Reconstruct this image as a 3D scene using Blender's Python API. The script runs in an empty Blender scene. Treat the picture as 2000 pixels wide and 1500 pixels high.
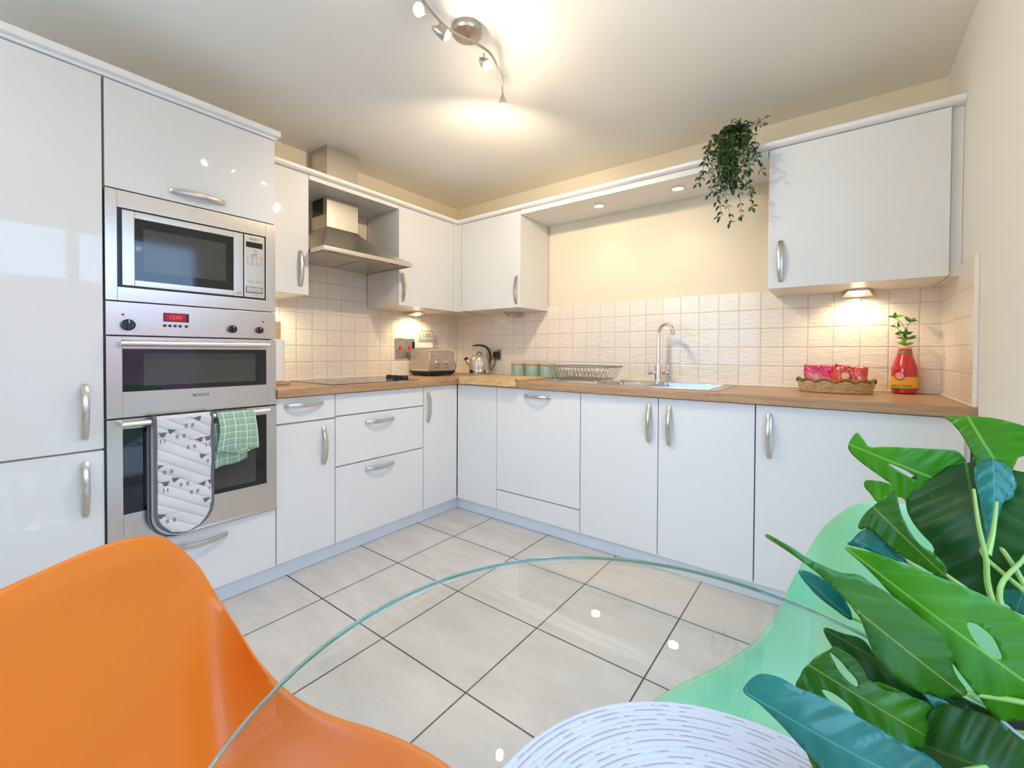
import bpy, bmesh, math, random
from mathutils import Vector, Matrix
from math import sin, cos, pi, radians, sqrt

S = bpy.context.scene
COL = S.collection
random.seed(7)

# ------------------------------------------------------------------ camera
CAM = Vector((2.6934, -2.7164, 1.0900))
YAW, PITCH, ROLL, FPX, OX, OY = 0.6413, -0.0141, 0.0053, 837.43, 10.34, -49.67
fw = Vector((-sin(YAW)*cos(PITCH), cos(YAW)*cos(PITCH), sin(PITCH)))
rt = Vector((cos(YAW), sin(YAW), 0)); up = rt.cross(fw)
r2 = rt*cos(ROLL)+up*sin(ROLL); u2 = -rt*sin(ROLL)+up*cos(ROLL)
cd = bpy.data.cameras.new('camera'); cam = bpy.data.objects.new('camera', cd); COL.objects.link(cam)
cam.matrix_world = Matrix(((r2.x, u2.x, -fw.x, CAM.x), (r2.y, u2.y, -fw.y, CAM.y), (r2.z, u2.z, -fw.z, CAM.z), (0, 0, 0, 1)))
cd.sensor_fit = 'HORIZONTAL'; cd.sensor_width = 36; cd.lens = FPX/2000*36
cd.shift_x = -OX/2000; cd.shift_y = OY/2000
cd.clip_start = 0.02; cd.clip_end = 60
S.camera = cam

# ------------------------------------------------------------------ exposure, sky, daylight
S.view_settings.view_transform = 'Standard'; S.view_settings.look = 'None'
S.view_settings.gamma = 1; S.view_settings.use_curve_mapping = False
S.view_settings.exposure = 0.76
wd = bpy.data.worlds.new('sky'); S.world = wd; wd.use_nodes = True
bg = wd.node_tree.nodes['Background']; bg.inputs[0].default_value = (0.38, 0.63, 1.0, 1); bg.inputs[1].default_value = 5.0
try:
    S.cycles.max_bounces = 10; S.cycles.diffuse_bounces = 8; S.cycles.glossy_bounces = 5
    S.cycles.transmission_bounces = 6; S.cycles.transparent_max_bounces = 16
    S.cycles.sample_clamp_indirect = 6; S.cycles.caustics_reflective = False; S.cycles.caustics_refractive = False
except Exception: pass

def area(name, loc, size, direction, portal=False, power=0, color=(1, 1, 1)):
    l = bpy.data.lights.new(name, 'AREA'); l.shape = 'RECTANGLE'; l.size, l.size_y = size
    o = bpy.data.objects.new(name, l); COL.objects.link(o); o.location = loc
    o.rotation_euler = Vector(direction).to_track_quat('-Z', 'Y').to_euler()
    if portal: l.cycles.is_portal = True
    else: l.energy = power; l.color = color
    return o
ROOM_Y = -4.35; W_X = 3.077; CEIL = 2.342
area('patio_daylight', (3.30, -2.12, 1.05), (2.0, 2.1), (-1, 0, 0), portal=True)
area('fill_window_daylight', (1.05, ROOM_Y-0.2, 1.5), (2.0, 1.5), (0, 1, 0), portal=True)  # portal of the fill window added in the front wall

def spot(name, loc, target, power, color, angle, blend=0.5, r=0.02):
    l = bpy.data.lights.new(name, 'SPOT'); l.energy = power; l.color = color; l.spot_size = radians(angle); l.spot_blend = blend
    l.shadow_soft_size = r
    o = bpy.data.objects.new(name, l); COL.objects.link(o); o.location = loc
    o.rotation_euler = (Vector(target)-Vector(loc)).to_track_quat('-Z', 'Y').to_euler(); return o
WARM = (1.0, 0.80, 0.52); WARM2 = (1.0, .83, .60)
spot('downlight_beam', (1.464, -0.21, 2.028), (1.464, -0.19, 0), 5.0, WARM, 112, 0.9)
spot('downlight_beam', (1.955, -0.21, 2.028), (1.955, -0.19, 0), 5.0, WARM, 112, 0.9)
spot('cabinet_light_beam', (2.768, -0.13, 1.378), (2.768, -0.02, 0.9), 2.4, WARM, 150, 0.7, 0.012)
spot('cabinet_light_beam', (0.135, -0.53, 1.378), (0.05, -0.53, 0.9), 3.6, WARM, 150, 0.7, 0.012)
spot('cabinet_light_beam', (0.135, -1.655, 1.378), (0.05, -1.6, 0.9), 3.5, WARM, 150, 0.7, 0.012)

# ------------------------------------------------------------------ materials
def mat(name, color, rough=0.5, metal=0.0, coat=0.0, spec=None, **k):
    m = bpy.data.materials.new(name); m.use_nodes = True
    b = m.node_tree.nodes['Principled BSDF']
    b.inputs['Base Color'].default_value = (*color, 1); b.inputs['Roughness'].default_value = rough
    b.inputs['Metallic'].default_value = metal; b.inputs['Coat Weight'].default_value = coat
    b.inputs['Coat Roughness'].default_value = k.get('coat_rough', 0.03)
    if spec is not None: b.inputs['Specular IOR Level'].default_value = spec
    if 'emit' in k:
        b.inputs['Emission Color'].default_value = (*k['emit'], 1); b.inputs['Emission Strength'].default_value = k.get('strength', 1)
    if 'sub' in k: b.inputs['Subsurface Weight'].default_value = k['sub']; b.inputs['Subsurface Radius'].default_value = (.01, .01, .01)
    return m
class N:
    """small node helper"""
    def __init__(s, m): s.m = m; s.t = m.node_tree; s.b = s.t.nodes.get('Principled BSDF')
    def n(s, typ, **k):
        x = s.t.nodes.new(typ)
        for a, v in k.items(): setattr(x, a, v)
        return x
    def l(s, a, b): s.t.links.new(a, b)
    def math(s, op, a, b=None, c=None):
        x = s.n('ShaderNodeMath', operation=op)
        for i, v in enumerate((a, b, c)):
            if v is None: continue
            if isinstance(v, (int, float)): x.inputs[i].default_value = v
            else: s.l(v, x.inputs[i])
        return x.outputs[0]
    def pos(s):
        g = s.n('ShaderNodeNewGeometry'); x = s.n('ShaderNodeSeparateXYZ'); s.l(g.outputs['Position'], x.inputs[0]); return g.outputs['Position'], x.outputs
    def noise(s, vec, scale, detail=3, rough=.5, sc=(1, 1, 1)):
        mp = s.n('ShaderNodeMapping'); mp.inputs['Scale'].default_value = sc; s.l(vec, mp.inputs[0])
        x = s.n('ShaderNodeTexNoise'); x.inputs['Scale'].default_value = scale; x.inputs['Detail'].default_value = detail
        x.inputs['Roughness'].default_value = rough; s.l(mp.outputs[0], x.inputs['Vector']); return x.outputs[0]
    def mix(s, f, a, b):
        x = s.n('ShaderNodeMix', data_type='RGBA')
        if isinstance(f, (int, float)): x.inputs[0].default_value = f
        else: s.l(f, x.inputs[0])
        for i, v in ((6, a), (7, b)):
            if isinstance(v, tuple): x.inputs[i].default_value = (*v, 1)
            else: s.l(v, x.inputs[i])
        return x.outputs[2]
    def ramp(s, f, stops):
        x = s.n('ShaderNodeValToRGB'); cr = x.color_ramp
        while len(cr.elements) < len(stops): cr.elements.new(.5)
        for e, (p, c) in zip(cr.elements, stops): e.position = p; e.color = (*c, 1)
        s.l(f, x.inputs[0]); return x.outputs[0]
    def bump(s, h, strength, dist):
        x = s.n('ShaderNodeBump'); x.inputs['Strength'].default_value = strength; x.inputs['Distance'].default_value = dist
        s.l(h, x.inputs['Height']); s.l(x.outputs[0], s.b.inputs['Normal']); return x
    def grid(s, c, off, step, half):
        """1 on the lines c = off + k*step of half width `half`"""
        a = s.math('SUBTRACT', c, off-step*200); a = s.math('MODULO', a, step); a = s.math('SUBTRACT', a, step/2); a = s.math('ABSOLUTE', a)
        return s.math('GREATER_THAN', a, step/2-half), a
    def cell(s, c, off, step): return s.math('FLOOR', s.math('DIVIDE', s.math('SUBTRACT', c, off), step))

M = {}
M['gloss'] = mat('white_gloss_door', (0.74, 0.735, 0.71), 0.5, spec=.3, coat=0.7, coat_rough=0.035)
M['carcass'] = mat('white_melamine', (0.76, 0.75, 0.71), 0.35)
M['plinth'] = mat('white_plinth', (0.72, 0.76, 0.80), 0.3)
M['white'] = mat('white_plastic', (0.82, 0.81, 0.78), 0.35)
M['white_paint'] = mat('white_woodwork', (0.82, 0.81, 0.78), 0.35)
M['dark'] = mat('black_plastic', (0.012, 0.012, 0.013), 0.3)
M['black_glass'] = mat('black_glass', (0.012, 0.013, 0.014), 0.05)
M['chrome'] = mat('chrome', (0.86, 0.86, 0.86), 0.08, metal=1)
M['nickel'] = mat('satin_nickel', (0.62, 0.58, 0.51), 0.26, metal=1)
M['steel_plain'] = mat('polished_steel', (0.70, 0.68, 0.64), 0.2, metal=1)
M['red_display'] = mat('red_display', (0.12, 0.004, 0.006), 0.1, emit=(.9, .01, .03), strength=0.18)
M['red'] = mat('red_plastic', (0.65, 0.02, 0.03), 0.3)
M['rim'] = mat('grey_plastic', (0.42, 0.40, 0.36), 0.4)
M['lcd'] = mat('lcd', (0.62, 0.62, 0.55), 0.2)
M['ink'] = mat('dark_print', (0.03, 0.03, 0.03), 0.5)
M['bulb'] = mat('lit_bulb', (1, .9, .7), 0.3, emit=(1.0, 0.83, 0.58), strength=170)
M['lamp_disc'] = mat('lit_lens', (1, .9, .7), 0.3, emit=(1.0, 0.85, 0.6), strength=14)
M['opal'] = mat('fill_opal_glass', (1, .95, .85), .3, emit=(1.0, .84, .62), strength=15)
M['cord'] = mat('black_cord', (0.015, 0.015, 0.015), 0.45)
M['terracotta'] = mat('grey_ceramic', (0.5, 0.5, 0.48), 0.4)
M['soil'] = mat('dark_soil', (0.03, 0.02, 0.012), 0.9)
M['pot'] = mat('black_pot', (0.015, 0.015, 0.015), 0.4)

def wallmat(name, col, warm):
    m = mat(name, col, 0.75); h = N(m); p, _ = h.pos()
    nz = h.noise(p, 2.2, 2); h.l(h.mix(nz, col, warm), h.b.inputs['Base Color'])
    h.bump(h.noise(p, 260, 2), 0.12, 0.001); return m
M['wall_cream'] = wallmat('cream_wall_paint', (0.80, 0.705, 0.52), (0.81, 0.715, 0.535))
M['wall_white'] = wallmat('off_white_wall_paint', (0.78, 0.75, 0.68), (0.79, 0.76, 0.69))
M['ceil'] = wallmat('white_ceiling_paint', (0.89, 0.85, 0.77), (0.90, 0.86, 0.78))

def tilemat(name, axis, off, step, zoff=0.918, zstep=0.1037):
    m = mat(name, (0.80, 0.73, 0.62), 0.28, coat=0.3); h = N(m); p, x = h.pos()
    g1, d1 = h.grid(x[axis], off, step, 0.0011); g2, d2 = h.grid(x[2], zoff, zstep, 0.0011)
    g = h.math('MAXIMUM', g1, g2)
    cid = h.math('ADD', h.math('MULTIPLY', h.cell(x[axis], off, step), 12.9898), h.math('MULTIPLY', h.cell(x[2], zoff, zstep), 78.233))
    rnd = h.math('FRACT', h.math('MULTIPLY', h.math('SINE', cid), 43758.5))
    comb = h.n('ShaderNodeCombineXYZ'); h.l(h.math('MULTIPLY', rnd, 9), comb.inputs[0]); h.l(h.math('MULTIPLY', rnd, 4), comb.inputs[2])
    add = h.n('ShaderNodeVectorMath', operation='ADD'); h.l(p, add.inputs[0]); h.l(comb.outputs[0], add.inputs[1])
    tone = h.mix(rnd, (0.86, 0.78, 0.655), (0.84, 0.755, 0.625))
    h.l(h.mix(g, tone, (0.62, 0.52, 0.40)), h.b.inputs['Base Color'])
    sc = (7, 1, 16) if axis == 0 else (1, 7, 16)
    riv = h.noise(add.outputs[0], 1.6, 2.5, 0.5, sc)
    riv = h.math('ABSOLUTE', h.math('SUBTRACT', riv, 0.5)); riv = h.math('MINIMUM', h.math('MULTIPLY', riv, 9), 1.0)
    riv = h.math('MULTIPLY', riv, 0.5)
    e1 = h.math('MINIMUM', h.math('DIVIDE', h.math('SUBTRACT', step/2, d1), 0.005), 1.0)
    e2 = h.math('MINIMUM', h.math('DIVIDE', h.math('SUBTRACT', zstep/2, d2), 0.005), 1.0)
    ht = h.math('ADD', h.math('MINIMUM', e1, e2), riv)
    h.bump(ht, 0.9, 0.0022)
    return m
M['tile_b'] = tilemat('cream_riven_tiles_back', 0, 2.0275, 0.1078)
M['tile_a'] = tilemat('cream_riven_tiles_left', 1, -1.506, 0.1004)
M['tile_r'] = tilemat('cream_riven_tiles_right', 1, -0.606, 0.1005)

def floormat():
    m = mat('greige_floor_tiles', (0.5, 0.47, 0.43), 0.28, spec=0.5); h = N(m); p, x = h.pos()
    g1, _ = h.grid(x[0], 0.887, 0.4333, 0.0028); g2, _ = h.grid(x[1], -0.915, 0.4045, 0.0028)
    g = h.math('MAXIMUM', g1, g2)
    n1 = h.noise(p, 3.2, 5, 0.6, (1, 3.2, 1)); n2 = h.noise(p, 17, 4, 0.6, (1, 2, 1))
    v = h.math('ADD', h.math('MULTIPLY', n1, 0.7), h.math('MULTIPLY', n2, 0.3))
    c = h.ramp(v, [(0.3, (0.47, 0.44, 0.41)), (0.55, (0.55, 0.52, 0.485)), (0.75, (0.60, 0.575, 0.54))])
    h.l(h.mix(g, c, (0.025, 0.025, 0.028)), h.b.inputs['Base Color'])
    h.l(h.math('ADD', 0.27, h.math('MULTIPLY', g, 0.5)), h.b.inputs['Roughness'])
    h.bump(h.math('SUBTRACT', h.math('MULTIPLY', n2, 0.25), g), 0.25, 0.001)
    return m
M['floor'] = floormat()

def woodmat(name, c1, c2, c3, scale, sc, rough=.35, bump=.1):
    m = mat(name, c1, rough, spec=.4); h = N(m); p, x = h.pos()
    n1 = h.noise(p, scale, 5, .65, sc); n2 = h.noise(p, scale*4, 3, .5, sc)
    v = h.math('ADD', h.math('MULTIPLY', n1, .75), h.math('MULTIPLY', n2, .25))
    h.l(h.ramp(v, [(.3, c1), (.5, c2), (.68, c3)]), h.b.inputs['Base Color']); h.bump(v, bump, .001)
    return m
OAK = ((0.30, 0.165, 0.08), (0.41, 0.24, 0.125), (0.52, 0.325, 0.18))
M['oak_x'] = woodmat('oak_worktop_along_back', *OAK, 3.0, (1.2, 22, 22))
M['oak_y'] = woodmat('oak_worktop_along_left', *OAK, 3.0, (22, 1.2, 22))
M['board'] = woodmat('pine_board', (0.50, 0.30, 0.12), (0.66, 0.43, 0.19), (0.74, 0.52, 0.27), 3.0, (2, 16, 10))
M['beech'] = woodmat('pale_beech', (0.46, 0.27, 0.12), (0.58, 0.37, 0.18), (0.66, 0.44, 0.24), 5, (2, 8, 12))

def steelmat(name, col, sc, rough=.3):
    m = mat(name, col, rough, metal=1); h = N(m); p, _ = h.pos()
    n = h.noise(p, 6, 4, .6, sc)
    h.l(h.math('ADD', rough-.06, h.math('MULTIPLY', n, .14)), h.b.inputs['Roughness'])
    h.bump(n, .05, .0005); h.b.inputs['Anisotropic'].default_value = .5
    return m
M['steel'] = steelmat('brushed_stainless_steel', (0.64, 0.59, 0.52), (2, 2, 90))
M['hood_steel'] = steelmat('brushed_hood_steel', (0.68, 0.63, 0.56), (2, 2, 90), .34)
M['sink_steel'] = steelmat('sink_steel', (0.52, 0.50, 0.46), (8, 8, 8), .32)

def plasticmat(name, col, sub=0.0, rough=.38, trans=0.0):
    m = mat(name, col, rough, spec=.45); h = N(m); p, _ = h.pos(); h.bump(h.noise(p, 420, 2), .10, .0006)
    if trans:
        out = h.t.nodes['Material Output']; tr = h.n('ShaderNodeBsdfTranslucent'); tr.inputs[0].default_value = (*col, 1)
        mx = h.n('ShaderNodeMixShader'); mx.inputs[0].default_value = trans
        h.l(h.b.outputs[0], mx.inputs[1]); h.l(tr.outputs[0], mx.inputs[2]); h.l(mx.outputs[0], out.inputs[0])
    return m
M['orange'] = plasticmat('orange_moulded_plastic', (0.86, 0.22, 0.018), trans=.10)
M['green_plastic'] = plasticmat('mint_green_moulded_plastic', (0.33, 0.72, 0.43), trans=.25)

def thin_glass(name, tint=(1, 1, 1), ior=1.5):
    m = bpy.data.materials.new(name); m.use_nodes = True; t = m.node_tree; t.nodes.clear(); h = N(m)
    out = h.n('ShaderNodeOutputMaterial'); tr = h.n('ShaderNodeBsdfTransparent'); tr.inputs[0].default_value = (*tint, 1)
    gl = h.n('ShaderNodeBsdfGlossy'); gl.inputs['Roughness'].default_value = 0.0
    geo = h.n('ShaderNodeNewGeometry')
    i = h.math('ADD', ior, h.math('MULTIPLY', geo.outputs['Backfacing'], 1/ior-ior))
    fr = h.n('ShaderNodeFresnel'); h.l(i, fr.inputs['IOR'])
    mx = h.n('ShaderNodeMixShader'); h.l(fr.outputs[0], mx.inputs[0]); h.l(tr.outputs[0], mx.inputs[1]); h.l(gl.outputs[0], mx.inputs[2])
    h.l(mx.outputs[0], out.inputs[0]); return m
M['table_glass'] = thin_glass('clear_table_glass', (0.985, 0.996, 0.99))
M['pane'] = thin_glass('window_glass', (0.97, 0.98, 0.98))
M['glass_edge'] = mat('green_glass_edge', (0.015, 0.16, 0.13), 0.04, coat=1); M['glass_edge'].node_tree.nodes['Principled BSDF'].inputs['Transmission Weight'].default_value = .75

def leafmat(name, dark, light, vein, rough=.34, trans=.28):
    m = mat(name, dark, rough, spec=.42); h = N(m); uv = h.n('ShaderNodeUVMap'); sp = h.n('ShaderNodeSeparateXYZ'); h.l(uv.outputs[0], sp.inputs[0])
    q = h.math('ABSOLUTE', sp.outputs[1]); p, _ = h.pos()
    nz = h.noise(p, 14, 3)
    base = h.mix(h.ramp(nz, [(.35, (0, 0, 0)), (.65, (1, 1, 1))]), dark, light)
    mid = h.math('LESS_THAN', q, 0.022)
    # lateral veins run towards the tip
    lat = h.math('FRACT', h.math('MULTIPLY', h.math('SUBTRACT', sp.outputs[0], h.math('MULTIPLY', q, 0.30)), 7))
    lat = h.math('LESS_THAN', lat, 0.055)
    v = h.math('MAXIMUM', mid, h.math('MULTIPLY', lat, 0.20))
    c = h.mix(v, base, vein); h.l(c, h.b.inputs['Base Color'])
    out = h.t.nodes['Material Output']; tr = h.n('ShaderNodeBsdfTranslucent'); h.l(c, tr.inputs[0])
    mx = h.n('ShaderNodeMixShader'); mx.inputs[0].default_value = trans
    h.l(h.b.outputs[0], mx.inputs[1]); h.l(tr.outputs[0], mx.inputs[2]); h.l(mx.outputs[0], out.inputs[0])
    h.bump(v, .3, .001)
    return m
M['leaf_bright'] = leafmat('bright_green_leaf', (0.045, 0.25, 0.002), (0.085, 0.36, 0.004), (0.20, 0.48, 0.05))
M['leaf_mid'] = leafmat('mid_green_leaf', (0.028, 0.15, 0.004), (0.055, 0.22, 0.008), (0.26, 0.33, 0.05))
M['leaf_dark'] = leafmat('dark_green_leaf', (0.008, 0.065, 0.008), (0.016, 0.105, 0.012), (0.06, 0.17, 0.03), trans=.15)
M['leaf_teal_sheen'] = leafmat('teal_sheen_leaf', (0.010, 0.13, 0.085), (0.02, 0.19, 0.14), (0.06, 0.26, 0.20), rough=.22, trans=.12)  # sky sheen on the leaves, put into a teal base colour
M['stem'] = mat('pale_green_stem', (0.30, 0.48, 0.11), 0.4)
M['ivy_dark'] = mat('dark_small_leaf', (0.022, 0.055, 0.02), 0.42)
M['ivy_mid'] = mat('green_small_leaf', (0.09, 0.17, 0.035), 0.45)
M['ivy_stem'] = mat('brown_green_stem', (0.10, 0.09, 0.035), 0.6)
M['sprig'] = mat('fresh_green_leaf', (0.17, 0.42, 0.04), 0.4)
M['sprig_dark'] = mat('deep_green_leaf', (0.07, 0.20, 0.04), 0.4)

# ------------------------------------------------------------------ mesh helpers
def setmi(fs, mi):
    for f in fs: f.material_index = mi
def box(bm, x0, x1, y0, y1, z0, z1, bev=0.0, mi=0, seg=2):
    if x0 > x1: x0, x1 = x1, x0
    if y0 > y1: y0, y1 = y1, y0
    if z0 > z1: z0, z1 = z1, z0
    r = bmesh.ops.create_cube(bm, size=1)
    for v in r['verts']: v.co = Vector(((x0+x1)/2+v.co.x*(x1-x0), (y0+y1)/2+v.co.y*(y1-y0), (z0+z1)/2+v.co.z*(z1-z0)))
    fs = list({f for v in r['verts'] for f in v.link_faces}); setmi(fs, mi)
    if bev > 0:
        es = list({e for v in r['verts'] for e in v.link_edges})
        q = bmesh.ops.bevel(bm, geom=es, offset=bev, segments=seg, affect='EDGES', profile=.5)
        setmi(q['faces'], mi)
def tube(bm, pts, r, seg=8, mi=0, cap=True, closed=False, flat=None):
    """swept tube; r a number or list; flat=(normal, ratio) squashes the section"""
    pts = [Vector(p) for p in pts]; n = len(pts); rings = []
    ref = Vector((0.123, 0.031, 1)).normalized()
    prevu = None
    for i, p in enumerate(pts):
        a = pts[(i-1) % n] if (closed or i > 0) else p; b = pts[(i+1) % n] if (closed or i < n-1) else p
        t = (b-a)
        if t.length < 1e-9: t = Vector((0, 0, 1))
        t.normalize()
        if flat: u = flat[0].copy(); u = (u-t*u.dot(t)).normalized()
        else:
            if prevu is None: u = ref.cross(t) if abs(ref.dot(t)) < .95 else Vector((1, 0, 0)).cross(t)
            else: u = prevu-t*prevu.dot(t)
            u.normalize(); prevu = u
        w = t.cross(u); rr = r[i] if isinstance(r, (list, tuple)) else r
        k = flat[1] if flat else 1
        rings.append([bm.verts.new(p+(u*cos(2*pi*j/seg)*k+w*sin(2*pi*j/seg))*rr) for j in range(seg)])
    fs = []
    m = n if closed else n-1
    for i in range(m):
        A, B = rings[i], rings[(i+1) % n]
        for j in range(seg): fs.append(bm.faces.new((A[j], A[(j+1) % seg], B[(j+1) % seg], B[j])))
    if cap and not closed:
        fs.append(bm.faces.new(rings[0][::-1])); fs.append(bm.faces.new(rings[-1]))
    setmi(fs, mi); return fs
def lathe(bm, c, prof, seg=32, mi=0, axis=None, cap=True, mis=None):
    """profile of (radius, height) about `axis` through c"""
    c = Vector(c); ax = Vector(axis).normalized() if axis else Vector((0, 0, 1))
    u = ax.orthogonal().normalized() if abs(ax.z) < .999 else Vector((1, 0, 0)); w = ax.cross(u)
    rings = [[bm.verts.new(c+ax*z+(u*cos(2*pi*j/seg)+w*sin(2*pi*j/seg))*max(r, 1e-5)) for j in range(seg)] for r, z in prof]
    for i in range(len(prof)-1):
        fs = [bm.faces.new((rings[i][j], rings[i][(j+1) % seg], rings[i+1][(j+1) % seg], rings[i+1][j])) for j in range(seg)]
        setmi(fs, mis[i] if mis else mi)
    if cap:
        f = bm.faces.new(rings[0][::-1]); f.material_index = mis[0] if mis else mi
        f = bm.faces.new(rings[-1]); f.material_index = mis[-1] if mis else mi
def cyl(bm, c, r, h, seg=24, mi=0, axis=None, bev=0):
    if bev: lathe(bm, c, [(r-bev, 0), (r, bev), (r, h-bev), (r-bev, h)], seg, mi, axis)
    else: lathe(bm, c, [(r, 0), (r, h)], seg, mi, axis)
def quad(bm, pts, mi=0):
    f = bm.faces.new([bm.verts.new(Vector(p)) for p in pts]); f.material_index = mi; return f
def grid(bm, nu, nv, fn, mi=0, uv=None, closed=False):
    vs = [[bm.verts.new(Vector(fn(i/nu, j/nv))) for j in range(nv+1)] for i in range(nu+1)]
    lay = bm.loops.layers.uv.verify() if uv else None; out = []
    for i in range(nu):
        for j in range(nv):
            f = bm.faces.new((vs[i][j], vs[i+1][j], vs[i+1][j+1], vs[i][j+1])); f.material_index = mi; out.append(f)
            if uv:
                for lp, (a, b) in zip(f.loops, ((i, j), (i+1, j), (i+1, j+1), (i, j+1))): lp[lay].uv = uv(a/nu, b/nv)
    return out
def cubic(pts, n=24):
    """Catmull-Rom through pts"""
    P = [Vector(p) for p in pts]; P = [2*P[0]-P[1]]+P+[2*P[-1]-P[-2]]; out = []
    m = len(P)-3
    for i in range(n+1):
        t = i/n*m; k = min(int(t), m-1); t -= k; a, b, c, d = P[k:k+4]
        out.append(.5*((2*b)+(c-a)*t+(2*a-5*b+4*c-d)*t*t+(3*b-a-3*c+d)*t**3))
    return out

ORG = {}
def root(name, loc, label, cat, group=None):
    o = bpy.data.objects.new(name, None); COL.objects.link(o); o.location = loc; o.empty_display_size = .05
    o['label'] = label; o['category'] = cat
    if group: o['group'] = group
    ORG[o.name] = Vector(loc); return o
def part(name, bm, m, parent=None, label=None, org=None, angle=35, normals=True):
    org = ORG[parent.name] if parent else Vector(org or (0, 0, 0))
    if normals: bmesh.ops.recalc_face_normals(bm, faces=bm.faces)
    me = bpy.data.meshes.new(name)
    for v in bm.verts: v.co -= org
    for f in bm.faces: f.smooth = True
    bm.to_mesh(me); bm.free()
    me.set_sharp_from_angle(angle=radians(angle))
    for x in (m if isinstance(m, (list, tuple)) else [m]): me.materials.append(M[x] if isinstance(x, str) else x)
    o = bpy.data.objects.new(name, me); COL.objects.link(o)
    if angle == 35:
        wn_ = o.modifiers.new('weighted', 'WEIGHTED_NORMAL'); wn_.keep_sharp = True
    if parent: o.parent = parent
    else: o.location = org
    ORG[o.name] = org
    if label: o['label'] = label
    return o
def single(name, bm, m, label, cat, org, group=None, **k):
    o = part(name, bm, m, None, org=org, **k); o['label'] = label; o['category'] = cat
    if group: o['group'] = group
    return o
def struct(name, bm, m, **k):
    o = part(name, bm, m, **k); o['kind'] = 'structure'; return o
def B(): return bmesh.new()
def text_bm(s, size, extrude=.0004):
    cu = bpy.data.curves.new('t', 'FONT'); cu.body = s; cu.size = size; cu.extrude = extrude; cu.align_x = 'CENTER'; cu.align_y = 'CENTER'
    o = bpy.data.objects.new('t', cu); COL.objects.link(o)
    me = bpy.data.meshes.new_from_object(o.evaluated_get(bpy.context.evaluated_depsgraph_get()))
    bm = bmesh.new(); bm.from_mesh(me); bpy.data.objects.remove(o); bpy.data.meshes.remove(me); bpy.data.curves.remove(cu); return bm
def place(bm, loc, xdir, ydir):
    x = Vector(xdir).normalized(); y = Vector(ydir).normalized(); z = x.cross(y); L = Vector(loc)
    for v in bm.verts: v.co = L+x*v.co.x+y*v.co.y+z*v.co.z
    return bm

# ------------------------------------------------------------------ the room
T = .12
b = B(); box(b, -T, W_X+T, ROOM_Y-T, T, -.1, 0); struct('floor', b, 'floor')
b = B(); box(b, -T, W_X+T, ROOM_Y-T, T, CEIL, CEIL+.1); struct('ceiling', b, 'ceil')
b = B(); box(b, -T, 0, ROOM_Y-T, T, 0, CEIL); struct('wall_left', b, 'wall_cream')
b = B(); box(b, 0, W_X, 0, T, 0, CEIL); struct('wall_back', b, 'wall_cream')
DY0, DY1, DZ = -2.95, -1.30, 2.06
b = B(); box(b, W_X, W_X+T, DY1, T, 0, CEIL); box(b, W_X, W_X+T, ROOM_Y-T, DY0, 0, CEIL); box(b, W_X, W_X+T, DY0, DY1, DZ, CEIL); struct('wall_right', b, 'wall_white')
WX0, WX1, WZ0, WZ1 = .30, 1.80, .85, 2.1
b = B(); box(b, 0, WX0, ROOM_Y-T, ROOM_Y, 0, CEIL); box(b, WX1, W_X, ROOM_Y-T, ROOM_Y, 0, CEIL); box(b, WX0, WX1, ROOM_Y-T, ROOM_Y, 0, WZ0); box(b, WX0, WX1, ROOM_Y-T, ROOM_Y, WZ1, CEIL); struct('wall_front', b, 'wall_cream')
# patio door in the right wall, unseen window added behind the camera for fill light
def frame_x(name, x0, x1, y0, y1, z0, z1, w, mid):
    b = B(); box(b, x0, x1, y0, y0+w, z0, z1, .004); box(b, x0, x1, y1-w, y1, z0, z1, .004); box(b, x0, x1, y0+w, y1-w, z0, z0+w, .004); box(b, x0, x1, y0+w, y1-w, z1-w, z1, .004)
    for m_ in mid: box(b, x0, x1, m_-w/2, m_+w/2, z0+w, z1-w, .004)
    return struct(name, b, 'white_paint')
d = frame_x('door_1', W_X+.03, W_X+.09, DY0, DY1, 0.0, DZ, .07, [(DY0+DY1)/2])
b = B(); box(b, W_X+.058, W_X+.062, DY0+.07, (DY0+DY1)/2-.035, .07, DZ-.07); box(b, W_X+.058, W_X+.062, (DY0+DY1)/2+.035, DY1-.07, .07, DZ-.07); part('door_glass', b, 'pane', d)
b = B()
box(b, WX0, WX0+.06, ROOM_Y-.09, ROOM_Y-.03, WZ0, WZ1, .004); box(b, WX1-.06, WX1, ROOM_Y-.09, ROOM_Y-.03, WZ0, WZ1, .004)
box(b, WX0+.06, WX1-.06, ROOM_Y-.09, ROOM_Y-.03, WZ0, WZ0+.06, .004); box(b, WX0+.06, WX1-.06, ROOM_Y-.09, ROOM_Y-.03, WZ1-.06, WZ1, .004)
box(b, 1.02, 1.08, ROOM_Y-.09, ROOM_Y-.03, WZ0+.06, WZ1-.06, .004)
wn = struct('fill_window_1', b, 'white_paint')
b = B(); box(b, WX0+.06, 1.02, ROOM_Y-.062, ROOM_Y-.058, WZ0+.06, WZ1-.06); box(b, 1.08, WX1-.06, ROOM_Y-.062, ROOM_Y-.058, WZ0+.06, WZ1-.06); part('window_glass', b, 'pane', wn)
b = B(); box(b, W_X-.016, W_X, -1.23, -.66, 0, .1, .003); struct('baseboard_right', b, 'white_paint')
# garden outside the patio door
gm = mat('garden_paving', (.66, .62, .56), .8); b = B(); box(b, W_X+T, 9, -9, 4, -.12, -.02); g = struct('terrace', b, gm)
fm = mat('red_brick_garden_wall', (.4, .16, .12), .8); h = N(fm); p_, x_ = h.pos(); h.l(h.ramp(h.noise(p_, 22, 4, .7), [(.35, (.22, .06, .06)), (.6, (.62, .30, .30))]), h.b.inputs['Base Color'])
b = B(); box(b, 6.4, 6.6, -9, 4, -.02, 2.0); struct('garden_wall', b, fm)

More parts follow.
